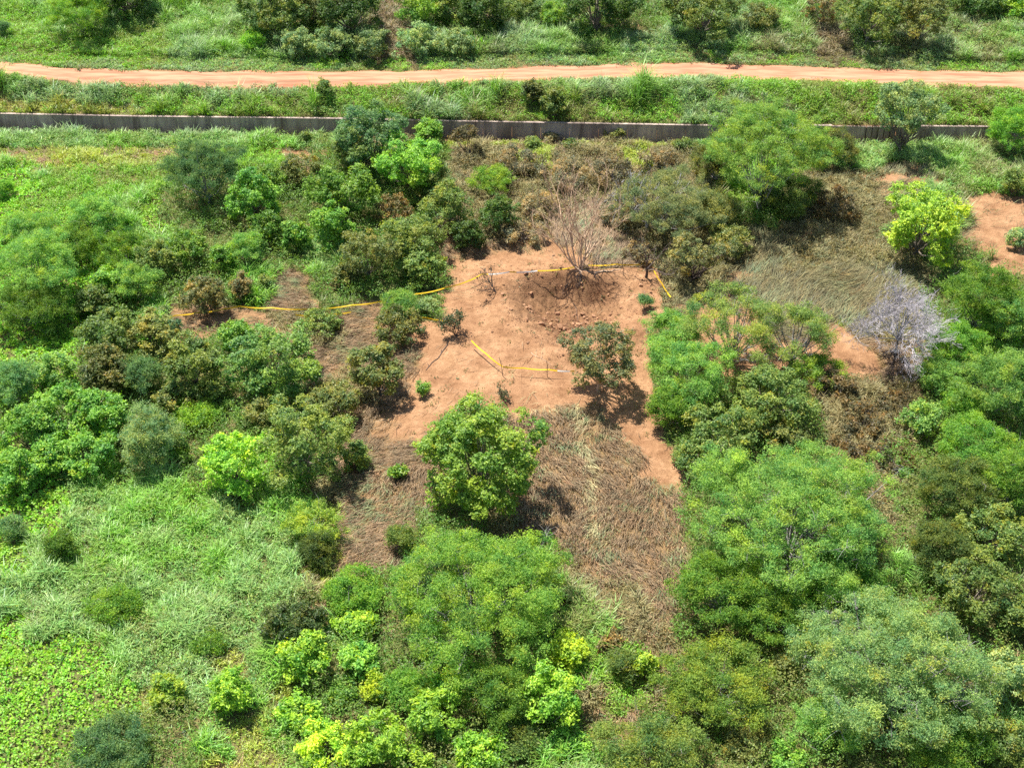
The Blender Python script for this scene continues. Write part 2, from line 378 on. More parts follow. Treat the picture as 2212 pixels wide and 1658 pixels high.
# ------------------------------------------------------------------ ground cover
rng = np.random.default_rng(11)
def scatter(n):
    y = 42 + (185 - 42) * rng.random(n) ** 0.9; hw = (y * cp + 55) * 0.364 * 1.13 + 4
    x = (rng.random(n) * 2 - 1) * hw.max(); k = np.abs(x) < hw; return x[k], y[k]
def hsvjit(base, n, dv=0.28, dh=0.12, r=None):
    r = r or rng
    c = np.array(base)[None] * (1 + dv * r.normal(size=(n, 1))).clip(0.35, 1.9)
    h = r.normal(size=(n, 1)) * dh
    return (c * np.concatenate([1 + h, 1 + 0 * h, 1 - h * 0.5], 1)).clip(0.005, 0.9)
def blades(x, y, az, lean, Ln, Wd, col, curve=0.5, z0=0.0):
    """bent blades: a quad and a tip triangle, 5 verts each"""
    n = len(x); z = height(x, y) + z0
    d = np.stack([np.cos(az), np.sin(az), 0 * az], 1); s = np.stack([-np.sin(az), np.cos(az), 0 * az], 1)
    P = np.stack([x, y, z - 0.03], 1); Ln = Ln[:, None]; Wd = Wd[:, None]
    l1 = lean[:, None]; l2 = np.minimum(l1 + curve, 1.75)
    m = P + (d * np.sin(l1) + np.array([[0, 0, 1]]) * np.cos(l1)) * Ln * 0.55
    tt = m + (d * np.sin(l2) + np.array([[0, 0, 1]]) * np.cos(l2)) * Ln * 0.45
    m[:, 2] = np.maximum(m[:, 2], z + 0.03 + 0.05 * rng.random(n)); tt[:, 2] = np.maximum(tt[:, 2], z + 0.02 + 0.05 * rng.random(n))
    V = np.stack([P - s * Wd * 0.4, P + s * Wd * 0.4, m + s * Wd * 0.5, m - s * Wd * 0.5, tt], 1)
    i = np.arange(n)[:, None] * 5
    return V.reshape(-1, 3), i + np.array([[0, 1, 2, 3]]), i + np.array([[3, 2, 4]]), np.repeat(col, 5, 0)
class Acc:
    def __init__(s): s.V, s.Q, s.T, s.C, s.n = [], [], [], [], 0
    def blades(s, *a, **k):
        V, q, t, c = blades(*a, **k); s.V.append(V); s.Q.append(q + s.n); s.T.append(t + s.n); s.C.append(c); s.n += len(V)
    def leafs(s, V4, c):
        n = len(V4); s.V.append(V4.reshape(-1, 3)); s.Q.append(qfaces(n) + s.n); s.C.append(np.repeat(c, 4, 0)); s.n += n * 4
    def build(s, name, mat):
        return obj(name, mesh(name, np.concatenate(s.V), [np.concatenate(s.Q)] + ([np.concatenate(s.T)] if s.T else []), np.concatenate(s.C)), mat)
TALL, LEAFY, DRY = Acc(), Acc(), Acc()
COLG = {3: (0.24, 0.42, 0.05), 4: (0.26, 0.42, 0.12), 5: (0.36, 0.43, 0.07), 7: (0.27, 0.235, 0.10), 6: (0.15, 0.25, 0.05)}
CY_T = rng  # shared generator
TPX, TPY = [300, 385, 430, 488, 590, 680, 760, 830, 900, 960, 1010], [700, 690, 684, 674, 678, 684, 678, 672, 655, 640, 625]
def LOWV(x, y):
    px, py, d = project(x, y, height(x, y)); c = np.interp(px, TPX, TPY); return (px > 470) & (px < 1010) & (py > c - 12) & (py < c + 42)
# tufts of upright grass
x, y = scatter(330000); t, px, py, d = cover(x, y)
prob = np.array([0, 0.05, 0.10, 0.8, 1.0, 0.95, 0.35, 0.8, 0.10])
k = (rng.random(len(x)) < prob[t]) & ~onroad(x, y, -0.15); x, y, t, px, py = x[k], y[k], t[k], px[k], py[k]
# large drifts of hue: left of the picture is fresher, right drier
lump = fbm(x / 1.7, y / 1.7, 21, 3)
for key in (1, 2, 3, 4, 5, 6, 7, 8):
    q = t == key
    if not q.any(): continue
    xx, yy, lp = x[q], y[q], lump[q]; base = COLG.get(key, (0.22, 0.21, 0.10) if key in (1, 8) else (0.10, 0.24, 0.05))
    nb = 9 if key in (3, 4, 5, 7) else 6
    n = len(xx) * nb; bx = np.repeat(xx, nb) + rng.normal(size=n) * 0.13; by = np.repeat(yy, nb) + rng.normal(size=n) * 0.13
    tl = np.repeat((0.2 + 2.6 * lp ** 2 + 0.25 * lp) * rng.uniform(0.75, 1.3, len(xx)), nb)
    hgt = {3: 0.55, 4: 0.86, 5: 0.42, 6: 0.7, 7: 0.6, 8: 0.4, 1: 0.35, 2: 0.4}[key]
    tc = hsvjit(base, len(xx), 0.16, 0.10); gn = sstep(0.42, 0.62, fbm(xx / 5, yy / 5, 301, 3))[:, None]
    if key == 4: tc = tc * (1 - gn) + hsvjit((0.22, 0.43, 0.055), len(xx), 0.16, 0.1) * gn
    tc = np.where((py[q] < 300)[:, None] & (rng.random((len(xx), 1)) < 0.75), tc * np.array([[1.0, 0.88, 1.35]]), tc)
    dry = np.repeat(fbm(xx / 4, yy / 4, 71, 3) + (px[q] / 2211 - 0.5) * 0.25 + 0.10 * rng.normal(size=len(xx)), nb)[:, None]
    cc = np.repeat(tc, nb, 0) * rng.uniform(0.7, 1.35, (n, 1))
    dd = sstep(0.55, 0.85, dry) * (0.75 if key in (3, 4) else 0.5); cc = cc * (1 - dd) + np.array([[0.30, 0.24, 0.11]]) * dd * rng.uniform(0.6, 1.2, (n, 1))
    near = np.interp(bx, RLW[:, 0], RLW[:, 1]) - by; tl = tl * np.where((near > -6) & (near < 1.5), 0.35 + 0.5 * np.clip(near / 1.5, 0, 1), 1.1)
    vb = yy - ywall(xx); bank = (vb > 0.3) & (vb < 5.5); tl = tl * np.repeat(np.where(bank, np.minimum(0.5 + 2.6 * vnoise(xx / 0.8, yy / 0.8, 401) ** 2, 1.9), 1.0), nb)
    trk = np.repeat(LOWV(xx, yy), nb); tl = tl * np.where(trk, 0.35, 1)
    A = TALL if key in (2, 3, 4, 5, 6) else DRY
    A.blades(bx, by, rng.random(n) * 6.283 , rng.uniform(0.05, 0.75, n), hgt * tl * rng.uniform(0.7, 1.2, n), rng.uniform(0.03, 0.065, n), cc, curve=0.75)
# lying straw, combed away from the crater
x, y = scatter(260000); t, px, py, d = cover(x, y)
prob = np.array([0.05, 0.34, 0, 0, 0, 0.04, 0.02, 0.22, 0.95]); k = rng.random(len(x)) < prob[t]
dcr = np.hypot(x - CX, y - CY); k &= (dcr > 5.8) | (rng.random(len(x)) < 0.25); k &= ~onroad(x, y)
x, y, t, px = x[k], y[k], t[k], px[k]
ang = np.arctan2(y - CY, x - CX) + (fbm(x / 3.0, y / 3.0, 33, 2) - 0.5) * 2.0
_, pyb, _ = project(x, y, height(x, y)); east = (px > 1440) & (pyb < 730); ang = np.where(east, 0.5 + (fbm(x / 4, y / 4, 35, 2) - 0.5) * 2.5, ang)
nb = np.where(t == 0, 2, 9); rep = np.repeat(np.arange(len(x)), nb); n = len(rep)
bx = x[rep] + rng.normal(size=n) * 0.18; by = y[rep] + rng.normal(size=n) * 0.18
az = ang[rep] + rng.normal(size=n) * 0.38
tc = hsvjit((0.245, 0.168, 0.095), len(x), 0.25, 0.08); tc = np.where(east[:, None], hsvjit((0.155, 0.138, 0.058), len(x), 0.28, 0.1), tc); gr = fbm(x / 2.2, y / 2.2, 44, 3)[:, None]
tc = np.where((gr > 0.60) & (rng.random((len(x), 1)) < 0.5), hsvjit((0.20, 0.22, 0.10), len(x), 0.2), tc)
_, pyy, _ = project(x, y, height(x, y)); track = np.abs(px - np.interp(pyy, [880, 950, 1060, 1150], [1250, 1262, 1275, 1288])) < 11
pale = (track & (pyy > 880) & (pyy < 1170))[:, None] | (((np.abs(px - 1178) < 32) & (pyy > 810) & (pyy < 890))[:, None])
tc = np.where(pale & (rng.random((len(x), 1)) < 0.8), hsvjit((0.40, 0.36, 0.19), len(x), 0.15, 0.05), tc)
DRY.blades(bx, by, az, rng.uniform(0.9, 1.5, n), rng.uniform(0.4, 1.25, n) * np.where(east[rep], 1.35, 1), rng.uniform(0.018, 0.042, n), tc[rep] * rng.uniform(0.65, 1.3, (n, 1)), curve=0.35, z0=rng.random(n) * 0.22)
# leafy undergrowth and vine carpet
x, y = scatter(300000); t, px, py, d = cover(x, y)
prob = np.array([0.012, 0.06, 1.0, 0.75, 0.55, 0.2, 0.9, 0.5, 0.06]); k = (rng.random(len(x)) < prob[t]) & ~onroad(x, y, 0.1)
x, y, t, px, py = x[k], y[k], t[k], px[k], py[k]; lump = fbm(x / 1.3, y / 1.3, 25, 3)
base = np.array([(0.16, 0.16, 0.06), (0.17, 0.17, 0.07), (0.27, 0.50, 0.05), (0.22, 0.42, 0.045), (0.23, 0.37, 0.09), (0.32, 0.42, 0.05), (0.14, 0.25, 0.04), (0.20, 0.18, 0.075), (0.2, 0.15, 0.07)])[t]
near = np.interp(x, RLW[:, 0], RLW[:, 1]) - y
hg = np.where((near > -6) & (near < 1.5), 0.4, 1) * np.where(LOWV(x, y), 0.3, 1) * np.array([0.1, 0.15, 0.4, 0.8, 0.9, 0.3, 1.35, 0.8, 0.3])[t] * (0.2 + 1.3 * lump) * rng.uniform(0.6, 1.15, len(x))
nb = 8; n = len(x) * nb; bc = base * rng.uniform(0.75, 1.3, (len(x), 1)); hj = rng.normal(size=(len(x), 1)) * 0.12; bc = bc * np.concatenate([1 + hj, 1 + 0 * hj, 1 - hj], 1)
dr = fbm(x / 3.5, y / 3.5, 72, 3)[:, None] + 0.08 * rng.normal(size=(len(x), 1)); dd = sstep(0.56, 0.8, dr) * np.where(t == 2, 0.25, 0.7)[:, None]; bc = bc * (1 - dd) + np.array([[0.26, 0.24, 0.08]]) * dd
bx = np.repeat(x, nb) + rng.normal(size=n) * 0.17; by = np.repeat(y, nb) + rng.normal(size=n) * 0.17
bz = height(bx, by) + np.repeat(hg, nb) * rng.uniform(0.75, 1.08, n) + 0.03
Nn = nrm(np.array([[0, -0.1, 0.8]]) + rng.normal(size=(n, 3)) * 0.5)
sz = np.repeat(np.where(t == 2, 0.18, 0.18), nb)[:, None]
LEAFY.leafs(leaves(rng, np.stack([bx, by, bz], 1), Nn, sz, sz * np.repeat(np.where(t == 2, 0.85, 0.5), nb)[:, None]), np.repeat(bc, nb, 0).clip(0.01, 0.8) * rng.uniform(0.75, 1.25, (n, 1)))
tag(TALL.build('tall_grass', M_GRASS), 'tall pale green grass standing over the open slopes', 'grass', kind='stuff')
tag(DRY.build('dry_grass', M_DRY), 'brown flattened dry grass swept outwards around the clearing', 'dry grass', kind='stuff')
tag(LEAFY.build('undergrowth', M_LEAF), 'low leafy undergrowth and creeping vines covering the ground', 'undergrowth', kind='stuff')

# ------------------------------------------------------------------ trees and bushes
def crown_geo(r, rx, ry, rz, sp, dens=1.0, warm=1.0):
    """returns leaf quads, tints, clump centres (relative to crown centre)"""
    rm = (rx * ry) ** 0.5
    if sp == 'N': rc = np.clip(0.27 * rm, 0.35, 0.85); ros, lpr, LL, LW, flat = 0.30, 11, 0.24, 0.115, 0.8
    elif sp == 'O': rc = np.clip(0.22 * rm, 0.32, 0.7); ros, lpr, LL, LW, flat = 0.27, 9, 0.21, 0.10, 0.8
    else: rc = np.clip(0.17 * rm, 0.3, 0.62); ros, lpr, LL, LW, flat = 0.24, 14, 0.18, 0.055, 0.5; dens = dens * 1.4
    K = int(3.0 * (rm / rc) ** 2 * (0.55 + 0.45 * rz / rm) * dens) + 5
    u = r.uniform(-0.65 if sp != 'F' else -0.35, 1, K); th = r.random(K) * 6.283; s = np.sqrt(1 - u * u)
    D = np.stack([s * np.cos(th), s * np.sin(th), u], 1)
    ph = r.random(6) * 6.28
    lob = 1 + 0.13 * np.sin(3 * th + ph[0] + 2 * u) + 0.10 * np.sin(5 * th + ph[1] - 3 * u) + 0.08 * np.sin(6 * u + ph[2] + th * 2)
    out_ = r.random(K) < 0.07; rad = (0.96 - 0.75 * rc / rm) * lob * np.where(out_, 1.17, 1) * np.where(r.random(K) < 0.25, r.uniform(0.4, 0.85, K), r.uniform(0.80, 1.13, K))
    Cc = D * rad[:, None] * np.array([[rx, ry, rz]])
    cr = rc * r.uniform(0.6, 1.3, K) * np.where(out_, 0.6, 1)
    m = (3.4 * (cr / ros) ** 2 * (0.9 if sp != 'F' else 1.05)).astype(int) + 3
    ci = np.repeat(np.arange(K), m); n = len(ci)
    dd = nrm(r.normal(size=(n, 3)) + 0.55 * nrm(Cc[ci] / np.array([[rx, ry, rz]])) + np.array([[0, 0, 0.35]]))
    rp = Cc[ci] + dd * (cr[ci] * (r.uniform(0.55, 1.0, n) if sp != 'F' else r.uniform(0.3, 1.25, n)))[:, None] * np.array([[1, 1, flat]])
    if sp == 'F': lpr_ = np.maximum(3, (lpr * r.uniform(0.4, 1.3, n)).astype(int))
    else: lpr_ = np.full(n, lpr)
    li = np.repeat(np.arange(n), lpr_); N = len(li); out = dd[li]
    spread = ros * (0.42 if sp != 'F' else 0.6)
    P = rp[li] + r.normal(size=(N, 3)) * spread * np.array([[1, 1, 0.65]])
    Nn = nrm(out * 0.55 + np.array([[0, 0, 0.65]]) + r.normal(size=(N, 3)) * (0.45 if sp != 'F' else 0.7))
    V4 = leaves(r, P, Nn, LL, LW)
    tc = r.normal(size=(K, 1)); tr = r.normal(size=(n, 1)); tl = r.normal(size=(N, 1))
    val = (1 + 0.11 * tc[ci][li] + 0.11 * tr[li] + 0.2 * tl).clip(0.4, 1.8); hue = 0.09 * tc[ci][li] + 0.07 * tr[li] + 0.06 * tl + ((r.random((n, 1)) < 0.05)[li] * 0.3 + (r.random((K, 1)) < 0.06)[ci][li] * 0.2) * warm
    tint = val * np.concatenate([1 + hue * 1.25, 1 + 0 * hue, 1 - hue], 1)
    return V4, tint.clip(0.2, 2), Cc
def limb_paths(r, base, Cc, trunk_r, nl, low=0.35, wander=0.1, thick=0.5):
    paths = []; top = Cc.mean(0) * np.array([1, 1, 0.9]); fork = base + (top - base) * low
    k = 5; tt = np.linspace(0, 1, k)[:, None]; fork0 = fork
    P = base + (fork - base) * tt; P[1:-1] += r.normal(size=(k - 2, 3)) * wander * 0.4
    paths.append((P, np.linspace(trunk_r * 1.25, trunk_r * 0.85, k)))
    ends = Cc[r.permutation(len(Cc))[:nl]]
    for c in ends:
        fork = base + (fork0 - base) * r.uniform(0.45, 0.97); d = c - fork; mid = fork + d * 0.5 + np.array([0, 0, -0.12 * np.linalg.norm(d)]) + r.normal(size=3) * wander
        P = fork * (1 - tt) ** 2 + 2 * mid * tt * (1 - tt) + c * 1.02 * tt ** 2; P[1:] += r.normal(size=(k - 1, 3)) * wander * 1.2
        paths.append((P, trunk_r * np.linspace(thick, 0.08, k)))
    return paths, np.array([p[0][-1] for p in paths[1:]] + [p[0][-2] for p in paths[1:]])
def twigs(r, P, n, L, rad):
    out = []
    for i in range(n):
        p = P[r.integers(len(P))]; d = nrm(r.normal(size=3) + np.array([0, 0, 0.6])) * L * r.uniform(0.5, 1.2)
        out.append((np.stack([p, p + d * 0.5 + r.normal(size=3) * L * 0.12, p + d]), np.array([rad, rad * 0.7, rad * 0.3])))
    return out
PAL = dict(lime=(0.255, 0.44, 0.045), bright=(0.195, 0.385, 0.055), mid=(0.16, 0.30, 0.04), blue=(0.15, 0.285, 0.095), pale=(0.25, 0.36, 0.13), fresh=(0.22, 0.39, 0.085),
           olive=(0.18, 0.215, 0.055), dark=(0.075, 0.145, 0.025), brown=(0.20, 0.165, 0.06), yellow=(0.29, 0.42, 0.07), leafy=(0.17, 0.25, 0.055), ygreen=(0.26, 0.40, 0.06))
SPN = dict(N='broadleaf', O='leafy', F='feathery')
seed = [100]
def place(cx, cy, w, h, trunk, fr=0.55):
    """crown centre and radii from where it stands in the photo"""
    zc = 3.0; base = None
    for _ in range(5):
        v = ray(cx, cy); x, y = onplane(cx, cy, zc); g = float(height(x, y)); _, _, d = project(x, y, zc); s = FP / d
        dep = math.asin(-v[2] / np.linalg.norm(v)); r = w / 2 / s; hh = h / 2 / s
        q = (hh ** 2 - (r * math.sin(dep)) ** 2); rz = math.sqrt(max(q, 0)) / math.cos(dep); rz = min(max(rz, 0.45 * r), 1.15 * r)
        zc = g + trunk * r + rz * 0.85
    return x, y, g, zc, r, rz
def tree(cx, cy, w, h, sp, colr, label, trunk=None, cat=None, dens=1.0, grey=0, bark=None, lean=(0, 0), group=None):
    if trunk is None: trunk = 0.32 if w > 120 else 0.12
    x, y, g, zc, rr, rz = place(cx, cy, w, h, trunk)
    seed[0] += 1; r = np.random.default_rng(seed[0])
    big = rr > 2.1
    nm = {'N': 'broadleaf_tree', 'O': 'leafy_tree', 'F': 'feathery_tree'}[sp] if big else {'N': 'broadleaf_bush', 'O': 'leafy_bush', 'F': 'feathery_bush'}[sp]
    bx, by = x + lean[0], y + lean[1]; g = float(height(bx, by))
    root = empty(nm, (bx, by, g)); tag(root, label, cat or ('tree' if big else 'bush'), group or 'trees and bushes of the scrubland')
    cw = PAL[colr] if isinstance(colr, str) else colr
    V4, tint, Cc = crown_geo(r, rr, rr * r.uniform(0.9, 1.1), rz, sp, dens, 0.25 if cw[0] > 0.25 else 1.0)
    off = np.array([x - bx, y - by, zc - g]); V4 = V4 + off; Cc = Cc + off
    n = len(V4); V = V4.reshape(-1, 3)
    V[:, 2] = np.maximum(V[:, 2], 0.08)
    o = obj('crown', mesh('crown', V, [qfaces(n)], np.repeat(tint, 4, 0)), M_LEAF if sp != 'F' else M_FEATHER, root)
    base = np.array(PAL[colr]) if isinstance(colr, str) else np.array(colr); base = base * (1 + 0.13 * r.normal())
    o.color = (*base, 1)
    tr = np.clip(0.05 * rr, 0.05, 0.24)
    paths, ends = limb_paths(r, np.zeros(3) + np.array([0, 0, -0.15]), Cc, tr, min(len(Cc), int(10 + 4 * rr)), 0.25 if sp == 'F' else 0.35, 0.1, 0.32 if sp == 'F' else 0.5)
    if sp == 'F' or grey: paths += twigs(r, ends, int((12 + 5 * rr * rr) * (0.6 + grey)), 0.75 + 0.05 * rr, 0.012 + 0.003 * grey)
    TV, TF = tubes(paths, 5)
    obj('trunk', mesh('trunk', TV, [TF], smooth=True), bark or (M_GREYBARK if sp == 'F' else M_BARK), root)
    return root
T = tree
# --- beyond the dirt road
T(170, 22, 125, 95, 'F', 'mid', 'rounded fine-leaved tree alone near the upper left corner beyond the road', group='trees beyond the dirt road')
T(4, 62, 34, 60, 'F', 'blue', 'dark little bush cut by the left edge beyond the road')
T(265, -22, 150, 90, 'N', 'dark', 'dark tree at the top edge right of the rounded fine-leaved tree', group='trees beyond the dirt road')
T(385, 2, 60, 34, 'F', 'mid', 'low round bush in pale grass at the top edge', group='trees beyond the dirt road')
T(545, 88, 48, 55, 'F', 'bright', 'small fresh green bush left of the silvery shrubs beyond the road')
T(590, 15, 150, 115, 'N', 'leafy', 'dense dark tree standing behind the silvery shrubs, left of its pair', group='trees beyond the dirt road')
T(668, 12, 110, 90, 'N', 'olive', 'olive tree squeezed between two dark trees at the top edge', group='trees beyond the dirt road')
T(762, 12, 150, 120, 'N', 'dark', 'dense dark tree left of the bare dirt gully at the top edge', group='trees beyond the dirt road')
T(640, 92, 80, 66, 'O', 'pale', 'silvery shrub under the dark trees, leftmost of three beyond the road', group='silvery shrubs beyond the road')
T(718, 92, 84, 72, 'O', 'pale', 'silvery shrub under the dark trees, middle of three beyond the road', group='silvery shrubs beyond the road')
T(803, 98, 76, 70, 'O', 'pale', 'silvery shrub standing just left of the dirt gully', group='silvery shrubs beyond the road')
T(905, 12, 110, 90, 'O', 'mid', 'mid green tree right of the dirt gully at the top edge', group='trees beyond the dirt road')
T(975, 8, 90, 90, 'N', 'leafy', 'leafy tree behind the silvery thicket, left of the darkest tree', group='trees beyond the dirt road')
T(1045, 18, 115, 110, 'N', 'dark', 'darkest tree hanging low over the silvery thicket beyond the road', group='trees beyond the dirt road')
T(905, 84, 90, 70, 'O', 'pale', 'silvery green thicket bush just right of the dirt gully', group='silvery shrubs beyond the road')
T(985, 92, 90, 60, 'O', 'pale', 'pale thicket bush beneath the darkest tree beyond the road', group='silvery shrubs beyond the road')
T(1130, 18, 90, 60, 'O', 'leafy', 'green bush between the darkest tree and a dense round tree up top', group='trees beyond the dirt road')
T(1200, 30, 70, 50, 'O', 'mid', 'middling leafy bush left of the dense round tree at the top edge', group='trees beyond the dirt road')
T(1290, 8, 160, 110, 'N', 'dark', 'dense round dark tree at the middle of the top edge', group='trees beyond the dirt road')
T(1520, 18, 170, 110, 'N', 'leafy', 'broad dark green tree at the top edge above the bend of the road', group='trees beyond the dirt road')
T(1640, 38, 80, 60, 'O', 'olive', 'olive bush between the broad dark tree and the grey twiggy bush', group='trees beyond the dirt road')
T(1775, 22, 70, 90, 'O', 'brown', 'thin greyish twiggy bush left of two olive trees up top', group='trees beyond the dirt road', dens=0.5, grey=1.5)
T(1880, 32, 140, 120, 'O', 'leafy', 'olive green tree up top, left one of a touching pair', group='trees beyond the dirt road')
T(1988, 36, 130, 118, 'O', 'olive', 'olive green tree up top, right one of a touching pair', group='trees beyond the dirt road')
T(2110, 0, 120, 70, 'N', 'dark', 'dark tree at the top edge near the upper right corner', group='trees beyond the dirt road')
T(2192, 12, 70, 50, 'N', 'lime', 'bright leafy tree in the upper right corner', group='trees beyond the dirt road')
# --- bank between the road and the wall, and against the wall
T(1152, 212, 52, 76, 'N', 'olive', 'olive sapling clump on the bank above the wall, left of a darker one')
T(1196, 225, 60, 76, 'N', 'leafy', 'darker green sapling clump on the bank above the wall')
T(700, 205, 46, 40, 'O', 'leafy', 'small round bush on the bank over the left half of the wall')
T(1962, 232, 150, 122, 'O', 'pale', 'lone pale umbrella-crowned tree standing before the slotted wall panels', trunk=0.95, grey=0.3)
T(2196, 250, 100, 160, 'F', 'bright', 'bright fine-leaved tree cut by the right edge beside the wall')
# --- between the wall and the left thicket
T(805, 290, 165, 130, 'O', 'blue', 'tall bluish tree reaching up in front of the wall', trunk=0.5)
T(925, 285, 70, 60, 'N', 'bright', 'bright crown tip peeking in front of the wall beside the bluish tree')
T(880, 348, 150, 130, 'N', 'bright', 'vivid green tree right of and below the bluish tree by the wall')
T(1001, 290, 60, 40, 'O', 'brown', 'thin brown tree leaning left with a bare stem before the wall', trunk=1.2, dens=0.5, lean=(0.7, -1.2), bark=M_DARKBARK)
T(442, 362, 165, 130, 'F', 'blue', 'dark rounded fine-leaved tree alone in the bright meadow below the wall', trunk=0.45)
T(8, 408, 40, 64, 'F', 'bright', 'small dark bush cut by the left edge in the meadow')
T(652, 368, 96, 76, 'O', 'olive', 'olive tinted tree between the dark rounded tree and the bluish one')
T(588, 385, 70, 60, 'O', 'mid', 'mid green bush right of the dark rounded tree')
T(548, 425, 118, 130, 'N', 'bright', 'bright tree at the lower right foot of the dark rounded tree')
T(575, 492, 80, 80, 'N', 'mid', 'leafy tree just below the bright one beside the dark rounded tree')
T(642, 512, 66, 80, 'N', 'bright', 'bright sapling between two larger trees above the left tape')
T(760, 330, 90, 100, 'O', 'leafy', 'dark green tree on the left flank of the bluish tree')
T(742, 410, 150, 130, 'N', 'mid', 'broad green tree below the bluish tree')
T(716, 490, 104, 104, 'N', 'bright', 'fresh green tree under the broad one left of the dry shrub')
T(852, 455, 76, 70, 'O', 'brown', 'dry brown shrub hemmed in by green trees')
T(938, 400, 110, 90, 'O', 'leafy', 'dark leafy tree right below the vivid green tree')
T(965, 455, 120, 120, 'O', 'leafy', 'shady tree with grey stems above the left rim of the clearing', grey=0.6)
T(1062, 388, 96, 66, 'F', 'ygreen', 'thin yellowish green tree with a flat see-through crown', dens=0.8)
T(1078, 466, 90, 96, 'O', 'dark', 'dark dense bush directly beneath the thin flat-crowned tree')
T(1012, 505, 70, 80, 'O', 'dark', 'dark bush at the upper left corner of the bare clearing')
T(790, 545, 124, 120, 'O', 'olive', 'olive bush above the long left tape, left of its lighter neighbour')
T(882, 512, 130, 110, 'O', 'leafy', 'large lighter olive tree above the long left tape')
T(905, 575, 96, 80, 'N', 'leafy', 'dark based bush where the tape enters the clearing')
T(748, 590, 70, 60, 'N', 'olive', 'low olive bush just above the tape left of the clearing')
# --- left thicket
T(60, 492, 120, 62, 'F', 'fresh', 'low flat pale bush in the vine meadow at far left')
T(205, 468, 120, 90, 'F', 'fresh', 'soft fine-leaved tree in the left meadow above the thicket')
T(150, 530, 120, 90, 'F', 'mid', 'soft green bush below and left of the upper meadow tree')
T(262, 540, 120, 90, 'F', 'mid', 'fine-leaved tree directly below the upper meadow tree')
T(80, 575, 180, 150, 'F', 'fresh', 'wide pale fine-leaved tree at far left above the vine lumps')
T(65, 650, 165, 110, 'F', 'mid', 'bluish shaded tree beneath the wide pale one at far left')
T(392, 535, 110, 90, 'O', 'mid', 'leafy green tree above the left end of the tape')
T(335, 560, 90, 90, 'O', 'leafy', 'dark leafy tree left of the leafy green one in the left thicket')
T(292, 612, 104, 90, 'F', 'fresh', 'soft pale bush left of the brownish bush by the tape')
T(478, 562, 58, 80, 'N', 'bright', 'bright narrow sapling above the brownish bush by the tape')
T(530, 540, 74, 80, 'F', 'fresh', 'fine-leaved sapling right of the bright narrow one')
T(238, 610, 70, 76, 'N', 'bright', 'bright upright bush above the olive thicket at left')
T(205, 655, 90, 80, 'N', 'leafy', 'olive green bush under the bright upright one at left')
T(440, 640, 92, 96, 'O', (0.21, 0.21, 0.07), 'brownish green round bush straddling the left tape')
T(522, 618, 58, 62, 'O', (0.22, 0.20, 0.075), 'small brownish bush right above the left tape')
T(571, 612, 36, 66, 'O', 'leafy', 'narrow green shrub at the edge of the brown matted grass')
T(112, 715, 64, 44, 'F', 'bright', 'rounded heap of vines beside the left end of the tape')
T(230, 715, 130, 110, 'N', 'leafy', 'olive green tree at the upper left of the dark thicket')
T(335, 722, 120, 110, 'N', 'olive', 'dull brownish tree at the top of the dark thicket')
T(410, 790, 130, 140, 'N', 'leafy', 'tall dark green tree at the right of the dark thicket')
T(235, 800, 130, 110, 'N', 'olive', 'brown tinged tree at the lower left of the dark thicket')
T(300, 808, 90, 76, 'F', 'blue', 'small bluish tree sunk in the middle of the dark thicket', trunk=0.5)
T(385, 862, 96, 76, 'N', 'olive', 'olive bush at the foot of the dark thicket')
T(455, 845, 70, 70, 'O', 'leafy', 'leafy bush between the dark thicket and the fresh green tree')
T(512, 722, 78, 96, 'N', 'bright', 'bright narrow tree at the upper left shoulder of the fresh green tree')
T(590, 775, 200, 165, 'N', 'fresh', 'large fresh green dome tree left of the clearing', trunk=0.25)
T(700, 695, 90, 50, 'O', 'leafy', 'low green creeper bush just below the left tape')
T(30, 830, 100, 140, 'F', 'blue', 'pale bluish tree at the left edge below the vine carpet')
T(115, 800, 100, 90, 'O', 'fresh', 'light green bush between the bluish edge tree and the dark thicket')
T(150, 885, 150, 120, 'N', 'bright', 'topmost bright tree of the large bright stand at left')
T(62, 925, 130, 120, 'N', 'bright', 'bright tree of the large left stand nearest the left edge')
T(228, 890, 110, 130, 'N', 'bright', 'bright tree at the upper right of the large left stand')
T(185, 975, 150, 110, 'N', 'bright', 'bright tree at the lower right of the large left stand')
T(35, 1018, 120, 110, 'N', 'bright', 'bright tree at the bottom left of the large left stand')
T(105, 990, 90, 90, 'N', 'bright', 'bright tree in the centre bottom of the large left stand')
T(322, 950, 125, 150, 'F', 'pale', 'greyish pale tree right of the large bright stand', dens=1.1)
T(425, 893, 92, 48, 'F', 'lime', 'flat yellow-green bush above the lime dome tree')
T(380, 972, 54, 80, 'N', 'bright', 'slim bright sapling between the pale tree and the lime dome')
T(508, 1002, 150, 136, 'N', 'lime', 'lime green dome tree alone in the left middle', trunk=0.2)
T(560, 895, 80, 70, 'O', 'olive', 'small olive bush under the fresh green dome')
T(655, 945, 200, 190, 'O', 'leafy', 'large dull olive tree left of the central dome tree')
T(715, 868, 130, 90, 'O', 'olive', 'dusty olive tree behind the large dull one left of the clearing')
T(770, 985, 60, 80, 'O', 'leafy', 'dark bush low on the right side of the large dull olive tree')
